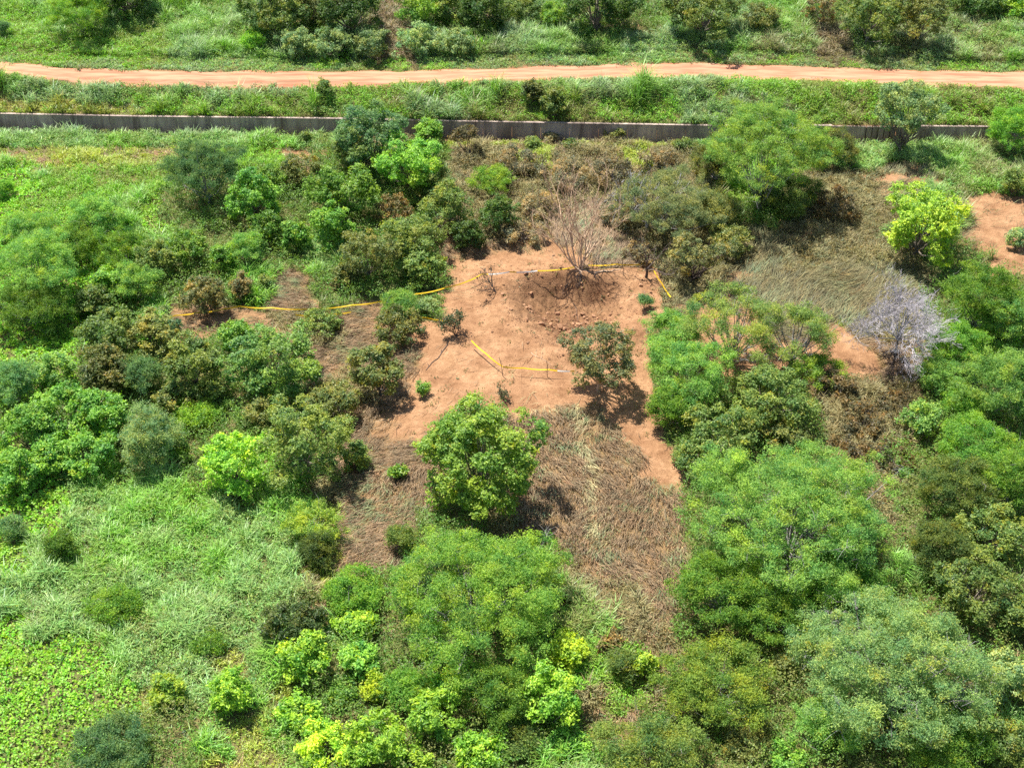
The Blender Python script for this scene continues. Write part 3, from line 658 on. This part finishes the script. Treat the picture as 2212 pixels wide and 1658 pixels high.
# --- rim of the clearing
T(862, 655, 80, 60, 'F', 'fresh', 'light green bush standing on the tape at the clearing edge', trunk=0.3)
T(858, 705, 110, 80, 'O', 'olive', 'olive bush directly below the light green bush at the tape')
T(925, 660, 46, 40, 'O', 'pale', 'pale dusty bush on bare soil by the clearing tape', dens=0.7)
T(818, 795, 120, 150, 'N', 'olive', 'dark olive tree casting shade on the bare slope left of the clearing', trunk=0.25)
T(912, 838, 34, 56, 'O', 'mid', 'thin green sprig on the bare slope right of the dark olive tree', dens=0.5)
T(1296, 768, 168, 158, 'O', (0.17, 0.19, 0.07), 'sparse tree with visible branches at the lower rim of the crater', trunk=0.4, dens=0.95, grey=0.3, bark=M_TANBARK)
T(1392, 650, 34, 76, 'F', 'blue', 'slender drooping green sapling at the right rim of the crater', trunk=0.4, dens=0.8)
T(1042, 995, 262, 262, 'N', (0.21, 0.345, 0.05), 'big round green dome tree in the centre below the crater', trunk=0.12, dens=1.35)
T(860, 1022, 34, 62, 'N', 'mid', 'tiny green sapling in the brown straw left of the centre dome')
T(868, 1165, 62, 64, 'F', 'leafy', 'small leafy bush in straw above the big feathery tree')
T(678, 1132, 130, 70, 'F', 'yellow', 'yellow flowering low bush at the edge of the pale grass', dens=0.5)
T(684, 1190, 78, 76, 'F', 'leafy', 'dark bush right below the yellow flowering one')
# --- right of the crater
T(1655, 322, 265, 200, 'F', (0.22, 0.36, 0.075), 'tall airy bright tree rising past the wall on the right', trunk=0.6, grey=0.6)
T(1800, 318, 100, 90, 'F', 'olive', 'olive airy bush at the right flank of the tall airy tree')
T(1545, 350, 110, 100, 'F', 'olive', 'olive airy bush at the left flank of the tall airy tree')
T(1700, 420, 150, 90, 'F', 'leafy', 'shaded lower tree beneath the tall airy tree', trunk=0.2, grey=0.5)
T(1440, 435, 220, 135, 'F', (0.26, 0.31, 0.12), 'wide hazy olive tree behind the bare stems', dens=0.8, grey=1.2)
T(1540, 455, 110, 100, 'F', (0.25, 0.29, 0.09), 'olive bush adjoining the wide hazy tree')
T(1500, 552, 150, 110, 'O', (0.25, 0.27, 0.09), 'open branched dusky tree at the upper right rim of the crater', trunk=0.5, dens=0.5, grey=1.0, bark=M_DARKBARK)
T(1578, 520, 90, 80, 'O', 'olive', 'dusky bush right of the open branched tree')
T(1990, 478, 190, 165, 'N', (0.31, 0.44, 0.05), 'yellow-green dome tree beside the bare patch at upper right', trunk=0.25)
T(2190, 395, 60, 60, 'O', 'leafy', 'dark bush at the right edge above the bare patch')
T(2196, 515, 50, 50, 'O', 'pale', 'pale scrubby bush lying on the bare patch at right')
T(1452, 722, 120, 110, 'F', 'fresh', 'bright feathery tree directly right of the crater tape')
T(1490, 800, 175, 150, 'F', 'fresh', 'green feathery tree below the one beside the crater tape')
T(1450, 880, 100, 100, 'F', 'mid', 'shaded feathery bush over the bare path right of centre')
T(1655, 860, 200, 140, 'O', 'leafy', 'large dull leafy tree right of the feathery pair')
T(1560, 930, 170, 130, 'O', 'leafy', 'dark leafy tree between the feathery pair and the giant tree')
T(1500, 985, 110, 90, 'O', 'leafy', 'low dark bush along the right side of the bare path')
T(1690, 935, 120, 80, 'O', 'olive', 'olive bush just behind the giant pale tree')
T(1590, 695, 235, 105, 'F', (0.28, 0.38, 0.09), 'see-through yellow-green tree with forked grey stems, left half', trunk=0.6, dens=0.4, grey=1.2)
T(1720, 715, 210, 105, 'F', (0.27, 0.38, 0.09), 'see-through yellow-green tree over the straw, right half', trunk=0.5, dens=0.42, grey=1.0)
T(1768, 800, 110, 46, 'F', 'ygreen', 'thin low yellow-green bush under the see-through trees', dens=0.6)
# --- right edge thicket
T(2118, 640, 150, 150, 'F', 'mid', 'green tree right of the grey dead tree')
T(2190, 690, 110, 150, 'F', 'fresh', 'tree at the right edge beside the green one past the dead tree')
T(2065, 745, 120, 110, 'F', 'bright', 'bright bushy tree at the lower right of the dead tree')
T(2150, 830, 170, 150, 'F', 'fresh', 'broad pale green tree in the right thicket')
T(2030, 815, 100, 90, 'F', 'fresh', 'low pale tree beside the dark foot of the dead tree')
T(1992, 905, 92, 90, 'O', 'fresh', 'round pale bush isolated in brown brush at right')
T(2078, 870, 90, 70, 'F', 'bright', 'bushy tree between the round pale bush and the right thicket')
T(2110, 960, 180, 130, 'F', 'bright', 'large bushy tree in the middle of the right edge')
T(2190, 1040, 130, 160, 'F', 'mid', 'green tree cut by the right edge beside the giant tree')
T(2070, 1050, 160, 140, 'F', 'leafy', 'olive green tree right of the giant pale tree')
T(2150, 1150, 170, 130, 'O', 'leafy', 'dark tree under the olive green one on the right')
T(2030, 1180, 130, 120, 'F', 'leafy', 'dusky tree touching the right side of the giant tree')
T(2110, 1270, 180, 150, 'O', 'leafy', 'dusky sprawling tree with pale stems above the bluish giant', grey=1.0)
T(2196, 1330, 90, 130, 'O', 'leafy', 'dusky tree on the right edge above the bluish giant')
# --- giants and bottom right
T(1715, 1110, 440, 330, 'F', 'fresh', 'giant pale green tree with grey branches showing, right of the straw', trunk=0.25, grey=1.2)
T(1555, 1270, 190, 160, 'F', 'mid', 'shaded feathery tree at the lower left of the giant pale tree')
T(1665, 1335, 150, 130, 'F', 'mid', 'feathery tree below the giant pale tree, beside the dead twigs')
T(1820, 1255, 200, 140, 'F', 'bright', 'feathery tree filling the lower right of the giant pale tree')
T(1930, 1445, 420, 300, 'F', (0.23, 0.36, 0.12), 'giant bluish green tree full of grey twigs at lower right', trunk=0.25, grey=2.0)
T(1790, 1560, 150, 120, 'F', 'fresh', 'fine-leaved bush at the lower left of the bluish giant')
T(2050, 1600, 200, 130, 'F', 'mid', 'leafy tree in front of the bluish giant')
T(2172, 1470, 120, 150, 'O', 'pale', 'pale tree cut by the right edge beside the bluish giant')
T(2170, 1610, 130, 120, 'O', 'leafy', 'dull tree in the bottom right corner')
T(1545, 1475, 230, 175, 'F', (0.22, 0.33, 0.05), 'rounded olive-lime tree alone below the straw field')
T(1410, 1625, 220, 90, 'F', 'leafy', 'dark green tree cut by the bottom edge right of centre')
T(1620, 1600, 110, 80, 'F', 'olive', 'brownish olive bush below the olive-lime tree')
T(1690, 1435, 52, 60, 'N', 'olive', 'small mustard bush left of the dead twigs')
T(1700, 1640, 90, 60, 'O', 'bright', 'vine covered bush at the bottom edge right of the olive-lime tree')
# --- bottom centre
T(1030, 1292, 372, 290, 'F', (0.22, 0.39, 0.065), 'giant feathery tree below the centre dome', trunk=0.2, grey=1.1)
T(930, 1235, 130, 90, 'F', 'pale', 'greyish pale sprays on the upper left of the giant feathery tree')
T(765, 1275, 120, 96, 'F', 'mid', 'feathery bush left of the giant feathery tree')
T(630, 1335, 150, 116, 'O', 'leafy', 'dull green bush above the lime trees at lower left')
T(250, 1305, 110, 66, 'F', 'mid', 'soft dark bush alone in the pale grass slope')
T(450, 1388, 72, 50, 'F', 'mid', 'tiny soft bush in grass above the two lone lime saplings')
T(130, 1182, 70, 70, 'F', 'mid', 'soft bush in the grass near the left edge')
T(22, 1140, 60, 56, 'F', 'blue', 'dark bush at the left edge below the bright stand')
T(360, 1490, 82, 72, 'N', (0.26, 0.38, 0.04), 'mustard tipped sapling, left of the two lone saplings in grass')
T(500, 1493, 92, 96, 'N', 'lime', 'lime sapling, right of the two lone saplings in grass')
T(240, 1610, 160, 90, 'F', 'blue', 'dark soft bush at the bottom edge by the vine carpet')
T(660, 1422, 112, 110, 'N', 'lime', 'lime tree at the upper left of the bottom grove')
T(772, 1350, 96, 70, 'N', 'lime', 'lime bush touching the left foot of the giant feathery tree')
T(780, 1428, 104, 90, 'N', 'bright', 'bright bush between two lime trees in the bottom grove')
T(738, 1492, 70, 56, 'N', 'bright', 'little bright bush in the middle of the bottom grove')
T(652, 1535, 100, 80, 'N', 'lime', 'lime bush below the upper left one of the bottom grove')
T(812, 1482, 62, 60, 'N', (0.29, 0.42, 0.03), 'dull lime bush left of the pale green grove tree')
T(880, 1490, 110, 96, 'F', 'bright', 'pale green soft tree in the bottom grove')
T(702, 1612, 118, 96, 'N', (0.32, 0.49, 0.045), 'most yellow lime bush at the bottom edge of the grove')
T(815, 1590, 150, 130, 'N', 'lime', 'broad lime tree at the bottom edge of the grove')
T(940, 1545, 110, 140, 'N', 'lime', 'tall lime tree in the middle of the bottom grove')
T(1040, 1622, 118, 100, 'N', (0.27, 0.48, 0.045), 'vivid lime tree at the bottom edge right of the broad one')
T(965, 1480, 70, 80, 'N', 'bright', 'bright bush under the giant feathery tree')
T(1085, 1500, 140, 130, 'F', 'mid', 'dark fine-leaved tree between the lime trees at bottom centre')
T(1190, 1505, 140, 130, 'N', 'lime', 'lime dome with yellowish top right of the dark fine-leaved tree')
T(1115, 1590, 120, 90, 'F', 'leafy', 'shaded fine-leaved tree below the dark fine-leaved one')
T(885, 1650, 100, 60, 'N', 'lime', 'lime bush on the bottom edge between two bigger lime trees')
T(1226, 1405, 82, 80, 'N', (0.34, 0.48, 0.04), 'yellow-lime bush right of the giant feathery tree')
T(1312, 1388, 70, 46, 'N', 'brown', 'mustard brown bush right of the yellow-lime one')
T(1345, 1435, 70, 70, 'F', 'leafy', 'grey-green bush under the mustard brown one')
T(1390, 1440, 60, 80, 'N', (0.28, 0.42, 0.04), 'lime tipped bush left of the rounded olive-lime tree')
T(1230, 1600, 90, 70, 'O', 'bright', 'creeper covered bush at the bottom edge near the centre')

# --- wilted brown scrub between the wall and the crater, creepers on the wall
for a in [(1120, 352, 110, 60, 'wilted brown scrub bush nearest the thin flat-crowned tree'), (1215, 372, 120, 60, 'wilted brown scrub bush behind the bare tan tree, left one'), (1330, 372, 120, 64, 'wilted brown scrub bush behind the bare tan tree, right one'),
          (1165, 440, 110, 66, 'wilted scrub bush left of the bare tan tree crown'), (1130, 505, 90, 60, 'low wilted bush just above the far rim of the clearing'), (1425, 350, 110, 54, 'brown scrub bush at the back of the wide hazy olive tree'),
          (1340, 455, 110, 66, 'brownish scrub bush between the tan tree and the grey forked tree'), (1385, 545, 80, 54, 'dusty scrub bush just behind the far tape')]:
    T(a[0], a[1], a[2], a[3], 'O', (0.28, 0.24, 0.115), a[4], dens=0.55, grey=1.2, trunk=0.05)
for a in [(1792, 842, 110, 70, 'dark brown brush just left below the dead tree trunk'), (1862, 905, 120, 76, 'dark brown brush bush midway between the dead tree and the giant tree'), (1835, 975, 100, 66, 'dark brown brush close behind the giant pale tree'),
          (1925, 985, 90, 60, 'brown brush bush below the round pale bush'), (1930, 870, 80, 50, 'brown brush directly in front of the dead tree foot'), (1800, 440, 120, 54, 'brown brush bush in the shade right of the tall airy tree')]:
    T(a[0], a[1], a[2], a[3], 'O', (0.17, 0.14, 0.06), a[4], dens=0.6, grey=1.0, trunk=0.02)
for a in [(560, 256, 40, 26, 'left'), (652, 262, 34, 30, 'dark tuft at the left half'), (1150, 262, 40, 26, 'middle'), (1232, 262, 36, 26, 'middle right'), (1486, 266, 50, 34, 'right'), (700, 262, 30, 24, 'bluish tree')]:
    T(a[0], a[1], a[2], a[3], 'O', (0.17, 0.25, 0.06), 'creeper spilling over the top of the concrete wall, ' + {'left': 'leftmost clump', 'dark tuft at the left half': 'second clump from the left', 'middle': 'clump over its middle', 'middle right': 'clump just right of its middle', 'right': 'rightmost clump', 'bluish tree': 'clump nearest the bluish tree'}[a[4]], trunk=0, cat='creeper', dens=0.8)
T(1188, 292, 40, 22, 'O', (0.34, 0.32, 0.16), 'small whitish scrub bush against the foot of the wall', trunk=0.1)
T(1325, 286, 46, 30, 'O', 'olive', 'small olive sapling against the foot of the wall', trunk=0.3, dens=0.7)

# --- bare and dead trees
def grow(r, p, d, L, rad, depth, out, kids=(2, 3), spread=0.5, shrink=0.72, up=0.1, rmin=0.012):
    n = 4; pts = [p]; dd = d
    for i in range(n - 1):
        dd = nrm(dd + r.normal(size=3) * 0.13 + np.array([0, 0, up])); pts.append(pts[-1] + dd * L / (n - 1))
    out.append((np.array(pts), np.linspace(rad, max(rad * 0.66, rmin * 0.6), n)))
    if depth <= 0: return
    for i in range(r.integers(kids[0], kids[1] + 1)):
        nd = nrm(dd + r.normal(size=3) * spread); q = pts[r.integers(2, 4)] if depth > 1 else pts[-1]
        grow(r, q, nd, L * shrink * r.uniform(0.75, 1.2), max(rad * 0.62, rmin), depth - 1, out, kids, spread, shrink, up, rmin)
def base_at(px, py): return at(px, py)
# bare brown multi-stemmed tree on the crater's far rim
x, y, z = at(1250, 583)
rt = empty('bare_tree', (x, y, z)); tag(rt, 'bare tan tree with many upright stems on the far rim of the crater', 'tree', 'leafless trees')
r = np.random.default_rng(3)
stems = [(-0.95, 0.2, 0.9), (-0.7, -0.1, 1.0), (-0.4, 0.4, 1.1), (-0.15, 0.2, 1.3), (0.1, 0.1, 1.4), (0.3, 0.3, 1.25), (0.5, 0.0, 1.1), (0.8, 0.3, 0.95)]
tw = []; mains = []
for i, s_ in enumerate(stems):
    out = []; grow(r, np.array([r.normal() * 0.25 + 0.2 * s_[0], r.normal() * 0.15, -0.1]), nrm(np.array(s_) + np.array([0, 0.45, 0])), r.uniform(2.6, 3.4), r.uniform(0.06, 0.10), 4, out, (2, 3), 0.30, 0.74, 0.07, 0.012); mains += out[:1]; tw += out[1:]
V, Fq = tubes(mains, 7); obj('trunk', mesh('trunk', V, [Fq], smooth=True), M_TANBARK, rt)
V, Fq = tubes(tw, 4); obj('branches', mesh('branches', V, [Fq], smooth=True), M_TANBARK, rt)
roots = []
for i in range(16):
    a = r.uniform(-3.6, 3.4) if i > 6 else r.uniform(-0.6, 0.8); pts = [(0.02 * a, 0.0, 0.02)]
    for k in range(7):
        X_, Y_ = x + a * (0.45 + 0.12 * k / 6) + r.normal() * 0.13, y - 0.6 - k * 0.10 + r.normal() * 0.1
        pts.append((X_ - x, Y_ - y, float(height(X_, Y_)) - z + r.uniform(-0.04, 0.14)))
    roots.append((np.array(pts), np.linspace(r.uniform(0.02, 0.04), 0.01, 8)))
V, Fq = tubes(roots, 5); obj('roots', mesh('roots', V, [Fq], smooth=True), M_DARKBARK, rt)
# pale dead twig dome at the right
def deadtree(px, py, label, H, spread_r, n0, depth, mat, L0, rad, seed_, trunkmat, kids=(3, 4), flat=0.55, rmin=0.016, cat='tree', nm='dead_tree'):
    x, y, z = at(px, py); rt = empty(nm, (x, y, z)); tag(rt, label, cat, 'leafless trees'); r = np.random.default_rng(seed_); out = []
    top = np.array([0, 0, H * 0.35])
    obj('trunk', mesh('trunk', *(lambda a: (a[0], [a[1]]))(tubes([(np.array([[0, 0, -0.1], [0.05, 0.02, H * 0.18], top]), np.array([0.2, 0.16, 0.13]) * rad / 0.08)], 7)), smooth=True), trunkmat, rt)
    for i in range(n0):
        a = i * 2.4 + r.normal() * 0.2; e = r.uniform(0.15, 1.35); d = np.array([math.cos(a) * math.cos(e), math.sin(a) * math.cos(e), math.sin(e) * 0.9])
        grow(r, top + r.normal(size=3) * 0.05, nrm(d), L0 * r.uniform(0.85, 1.15), rad, depth, out, kids, flat, 0.72, 0.03, rmin)
    V, Fq = tubes(out, 3); obj('branches', mesh('branches', V, [Fq]), mat, rt); return rt
deadtree(1925, 800, 'pale grey leafless dead tree with a dense round twig crown', 9.0, 4, 18, 5, M_LILAC, 1.75, 0.05, 8, M_DARKBARK, kids=(2, 4), rmin=0.009)
deadtree(1790, 1425, 'grey dead twig bush against the left side of the bluish giant', 3.0, 2, 10, 4, M_PALEBARK, 1.1, 0.05, 9, M_BARK, kids=(3, 3), cat='bush', nm='dead_bush')
deadtree(1395, 500, 'grey forked leafless tree right of the tan bare tree', 5.0, 3, 6, 4, M_PALEBARK, 1.9, 0.09, 12, M_PALEBARK, kids=(2, 3), flat=0.45)
deadtree(1395, 600, 'dark leafless snag at the right end of the far tape', 3.0, 3, 7, 4, M_DARKBARK, 1.2, 0.06, 14, M_DARKBARK, kids=(2, 2), flat=0.5)
deadtree(1565, 785, 'forked grey leafless shrub under the see-through trees', 2.6, 3, 7, 3, M_PALEBARK, 1.5, 0.07, 15, M_BARK, kids=(2, 3), flat=0.45, nm='dead_bush', cat='bush')
deadtree(1740, 800, 'low tangle of grey dead branches beneath the see-through trees', 1.2, 3, 8, 3, M_PALEBARK, 0.9, 0.04, 16, M_BARK, kids=(2, 3), flat=0.6, nm='dead_bush', cat='bush')
deadtree(1925, 803, 'small dark bush wrapped round the foot of the dead tree', 1.4, 1, 8, 4, M_DARKBARK, 0.7, 0.03, 17, M_DARKBARK, nm='dead_bush', cat='bush')
# small half-bare shrubs within the tape
def twiggy(px, py, label, H, lean, nleaf, col, seed_, L0=0.9, bark=M_DARKBARK):
    x, y, z = at(px, py); rt = empty('shrub', (x, y, z)); tag(rt, label, 'shrub', 'small shrubs inside the clearing'); r = np.random.default_rng(seed_); out = []
    for i in range(4): grow(r, np.array([0, 0, -0.05]), nrm(np.array([lean + r.normal() * 0.35, r.normal() * 0.35, 1.0])), L0 * H / 2, 0.045, 3, out, (2, 3), 0.4, 0.72, 0.05, 0.014)
    V, Fq = tubes(out, 5); obj('branches', mesh('branches', V, [Fq], smooth=True), bark, rt)
    if nleaf:
        tips = np.array([p[0][-1] for p in out[len(out) // 4:]]); P = tips[r.integers(len(tips), size=nleaf)] + r.normal(size=(nleaf, 3)) * 0.16
        V4 = leaves(r, P, nrm(r.normal(size=(nleaf, 3)) * 0.7 + np.array([[0, 0, .6]])), 0.2, 0.09)
        o = obj('leaves', mesh('leaves', V4.reshape(-1, 3), [qfaces(nleaf)], np.repeat(hsvjit((1, 1, 1), nleaf, 0.2, 0.05, r), 4, 0)), M_LEAF, rt); o.color = (*col, 1)
twiggy(1072, 632, 'thin leafless shrub on bare soil at the upper left of the crater', 2.4, -0.5, 120, (0.12, 0.1, 0.05), 21)
twiggy(986, 727, 'small dark shrub at the corner of the tape left of the crater', 1.9, 0.0, 900, (0.085, 0.12, 0.05), 22)
twiggy(1084, 862, 'tiny broken shrub on bare soil above the centre dome tree', 0.8, 0.1, 200, (0.12, 0.13, 0.06), 23)
twiggy(1425, 600, 'scraggy dark shrub where the right tape starts', 2.0, 0.2, 300, (0.1, 0.12, 0.05), 24)

# --- clods of earth
def clod_mesh(s):
    r = np.random.default_rng(s); import bmesh
    bm = bmesh.new(); bmesh.ops.create_icosphere(bm, subdivisions=1, radius=1)
    k = r.normal(size=(7, 3)); k = nrm(k); c = r.uniform(0.45, 0.85, 7)
    for v in bm.verts:
        p = np.array(v.co)
        for a, b in zip(k, c):
            t_ = p @ a
            if t_ > b: p = p - a * (t_ - b) * 0.9
        v.co = p * (1 + 0.13 * r.normal())
    me = bpy.data.meshes.new('clod'); bm.to_mesh(me); bm.free(); return me
def clod_mat():
    m, t, b = new_mat('clod_earth'); oi = N_(t, 'ShaderNodeObjectInfo'); c = N_(t, 'ShaderNodeValToRGB'); e = c.color_ramp.elements
    e[0].color = (0.24, 0.12, 0.06, 1); e[1].color = (0.52, 0.28, 0.15, 1); t.links.new(oi.outputs['Random'], c.inputs[0]); 
    tc = N_(t, 'ShaderNodeTexCoord'); no = N_(t, 'ShaderNodeTexNoise'); no.inputs['Scale'].default_value = 3; t.links.new(tc.outputs['Object'], no.inputs['Vector'])
    mx = N_(t, 'ShaderNodeMix', data_type='RGBA', blend_type='MULTIPLY'); mx.inputs[0].default_value = 0.5; t.links.new(c.outputs[0], mx.inputs[6]); t.links.new(no.outputs['Color'], mx.inputs[7])
    t.links.new(mx.outputs[2], b.inputs['Base Color']); b.inputs['Roughness'].default_value = 0.95; return m
M_CLOD = clod_mat(); cm = [clod_mesh(i) for i in range(7)]
for me in cm: me.materials.append(M_CLOD)
r = np.random.default_rng(77)
for i in range(250):
    if i < 170: x, y = CX + r.normal() * 2.3 - 0.1, CY + r.normal() * 1.3 - 0.1
    else:
        a, q = r.random() * 6.283, r.uniform(4.5, 10) ; x, y = CX + q * math.cos(a), CY + q * math.sin(a) * 0.9
    s = float(np.clip(r.lognormal(-2.15, 0.5), 0.06, 0.30)); z = float(height(x, y))
    o = bpy.data.objects.new('clod', cm[i % 7]); C.objects.link(o); o.location = (x, y, z + s * 0.35); o.scale = (s * r.uniform(.8, 1.4), s, s * r.uniform(.55, .9)); o.rotation_euler = (r.normal() * 0.3, r.normal() * 0.3, r.random() * 6.28)
    tag(o, 'lump of orange earth lying loose in the crater' if i < 170 else 'lump of orange earth scattered on the bare ground around the crater', 'clod', 'clods in the crater' if i < 170 else 'clods around the crater')
# fine rubble as one mass
V0 = np.array([(1, 0, 0), (-0.5, .87, 0), (-0.5, -.87, 0), (0, 0, 0.9)], float); n = 3600
a = r.random(n) * 6.283; q = np.abs(r.normal(size=n)) * 5.2; x = CX + q * np.cos(a); y = CY + q * np.sin(a); k = cover(x, y)[0] == 0; x, y = x[k], y[k]; n = len(x)
s = r.uniform(0.03, 0.10, (n, 1, 1)); th = r.random((n, 1)) * 6.283
VV = V0[None] * s; VV = np.stack([VV[..., 0] * np.cos(th) - VV[..., 1] * np.sin(th), VV[..., 0] * np.sin(th) + VV[..., 1] * np.cos(th), VV[..., 2]], -1) + np.stack([x, y, height(x, y) - 0.01], 1)[:, None]
i4 = np.arange(n)[:, None] * 4; tri = np.concatenate([i4 + np.array([[0, 1, 3]]), i4 + np.array([[1, 2, 3]]), i4 + np.array([[2, 0, 3]])])
tag(obj('soil_rubble', mesh('soil_rubble', VV.reshape(-1, 3), [tri]), M_CLOD), 'fine crumbled orange soil strewn over the clearing', 'rubble', kind='stuff')

# --- barrier tape, stakes, poles
def plain(name, col, rough=0.5, trans=0):
    m, t, b = new_mat(name); b.inputs['Roughness'].default_value = rough
    geo = N_(t, 'ShaderNodeNewGeometry'); no = N_(t, 'ShaderNodeTexNoise'); no.inputs['Scale'].default_value = 2.0; t.links.new(geo.outputs['Position'], no.inputs['Vector'])
    mx = N_(t, 'ShaderNodeMix', data_type='RGBA'); mx.inputs[6].default_value = (*[c * 0.8 for c in col], 1); mx.inputs[7].default_value = (*col, 1); t.links.new(no.outputs[0], mx.inputs[0]); t.links.new(mx.outputs[2], b.inputs['Base Color']); return m
M_TAPE = plain('yellow_tape', (0.75, 0.47, 0.01), 0.35); M_WHITE = plain('white_tape', (0.82, 0.80, 0.74), 0.35); M_POLE = plain('stripped_wood', (0.60, 0.45, 0.30), 0.7)
def tape_pts(pts, hgt=0.75, sag=0.22):
    W = []
    for p in pts:
        px, py = p[:2]; hh = p[2] if len(p) > 2 else hgt
        x, y, z = at(px, py + hh * 24 ); W.append((x, y, z + hh))
    W = np.array(W); out = []
    for a, b in zip(W[:-1], W[1:]):
        n = max(4, int(np.linalg.norm(b - a) / 0.3)); t = np.linspace(0, 1, n, endpoint=False)[:, None]; q = a + (b - a) * t; q[:, 2] -= (sag * 4 * t * (1 - t))[:, 0] * min(1, np.linalg.norm(b - a) / 6); out.append(q)
    out.append(W[-1:]); return np.concatenate(out)
def ribbon(P, wd=0.105, phase=0.0):
    n = len(P); T = nrm(np.gradient(P, axis=0)); side = nrm(np.cross(T, [[0, 0, 1]])); side = side * np.where(side[:, 1:2] >= 0, 1, -1); s = np.cumsum(np.r_[0, np.linalg.norm(np.diff(P, axis=0), axis=1)])
    th = (0.65 + 0.4 * np.sin(s * 0.9 + phase))[:, None]; u = np.array([[0, 0, 1]]) * np.cos(th) + side * np.sin(th); nn = np.cross(T, u) * 0.004
    ring = np.stack([P - u * wd / 2 - nn, P + u * wd / 2 - nn, P + u * wd / 2 + nn, P - u * wd / 2 + nn], 1).reshape(-1, 3)
    i = np.arange(n - 1)[:, None] * 4; j = np.arange(4)[None]; j2 = (j + 1) % 4
    return ring, np.stack([i + j, i + j2, i + 4 + j2, i + 4 + j], -1).reshape(-1, 4)
def tape(label, pts, white=(), **k):
    P = tape_pts(pts, **k); V, F = ribbon(P, phase=pts[0][0])
    px, py, d = project(P[:, 0], P[:, 1], P[:, 2]); isw = np.zeros(len(P), bool)
    for a, b in white: isw |= (px > a) & (px < b)
    seg = np.repeat(isw[:-1], 4); root = empty('barrier_tape', tuple(P[0])); V = V - P[0]
    tag(root, label, 'tape', 'barrier tape round the crater')
    obj('yellow_length', mesh('yellow_length', V, [F[~seg]]), M_TAPE, root)
    if seg.any(): obj('white_length', mesh('white_length', V, [F[seg]]), M_WHITE, root)
tape('yellow tape with a white stretch along the far side of the crater ', [(960, 619), (1010, 605), (1040, 590), (1100, 586), (1160, 583), (1240, 576)], white=[(1050, 1095), (1110, 1155)])
tape('yellow tape from the bare tan tree to the dark snag', [(1270, 571), (1330, 568), (1385, 568)])
tape('short yellow tape running down the right side of the crater', [(1410, 580), (1428, 610), (1447, 640)])
tape('long yellow tape sweeping through the brush left of the crater', [(488, 664, 1.0), (520, 658, 1.0), (590, 661, 1.0), (680, 664, 1.0), (760, 656, 1.0), (830, 646, 1.0), (900, 632, 1.0), (960, 619)], hgt=1.0)
tape('yellow tape end trailing into the left thicket', [(318, 690, 1.2), (385, 678, 1.2), (430, 672, 1.2), (488, 664, 1.0)], hgt=1.2)
tape('lower yellow tape strand beneath the long left one', [(640, 678, 0.9), (700, 677, 0.9), (760, 672, 0.9)], hgt=0.9)
tape('yellow tape leading to the small dark shrub left of the crater', [(870, 677, 0.9), (920, 684, 0.9), (972, 690, 0.9)], hgt=0.9)
tape('yellow tape slanting down the left side of the crater to the stake', [(1018, 733), (1050, 762), (1086, 791)])
tape('yellow tape with a white end along the near side of the crater', [(1086, 791), (1130, 793), (1185, 797), (1240, 800)], white=[(1200, 1226)])
def stake(px0, py0, px1, py1, hgt, label, rad=0.03, mat=M_DARKBARK, nm='stake'):
    x, y, z = at(px0, py0); v = ray(px1, py1); t = y / v[1] ; tip = np.array([v[0] * t - x, 0, CAM_H + v[2] * t - z]); rr_ = np.random.default_rng(int(px0))
    P = np.array([[0, 0, -0.15], tip * 0.35 + rr_.normal(size=3) * 0.03, tip * 0.7 + rr_.normal(size=3) * 0.03, tip])
    V, F = tubes([(P, np.array([rad, rad * 0.9, rad * 0.8, rad * 0.6])), (np.array([P[2], P[2] + np.array([0.12, 0, 0.22])]), np.array([rad * 0.5, rad * 0.3]))], 6)
    o = obj(nm, mesh(nm, V, [F], smooth=True), mat, None, (x, y, z)); tag(o, label, 'stake')
stake(1086, 812, 1078, 772, 1, 'thin stick stake where two near tapes meet')
stake(1182, 815, 1180, 778, 1, 'short stick stake on the near tape left of the sparse tree')
stake(1345, 595, 1345, 560, 1, 'thin stick stake holding the far tape near the snag')
def lying(px0, py0, px1, py1, label, rad, mat, nm='fallen_branch'):
    a = np.array(at(px0, py0)); b = np.array(at(px1, py1)); rr_ = np.random.default_rng(int(px0 + py0)); t = np.linspace(0, 1, 7)[:, None]
    P = a + (b - a) * t; P[:, :2] += rr_.normal(size=(7, 2)) * 0.04 * np.linalg.norm(b - a) / 2
    P[:, 2] = height(P[:, 0], P[:, 1]) + rad * 0.8; paths = [(P - a, np.linspace(rad, rad * 0.45, 7))]
    for k in (2, 3, 5): q = P[k] - a; paths.append((np.array([q, q + np.array([*rr_.normal(size=2) * 0.35, 0.12])]), np.array([rad * 0.5, rad * 0.2])))
    V, F = tubes(paths, 6); tag(obj(nm, mesh(nm, V, [F], smooth=True), mat, None, tuple(a)), label, 'branch')
lying(1285, 593, 1340, 584, 'pale stripped branch lying by the bare tan tree', 0.07, M_POLE)
lying(1145, 762, 1190, 790, 'thin brown branch lying near the middle of the near tape', 0.03, M_TANBARK)
lying(1445, 900, 1458, 935, 'thin dark twig lying on the bare path', 0.025, M_DARKBARK)
lying(968, 745, 920, 800, 'dark dry branch lying in straw left of the tape corner', 0.05, M_DARKBARK)
lying(1240, 655, 1250, 700, 'dark branch half buried in the crater floor', 0.03, M_DARKBARK)
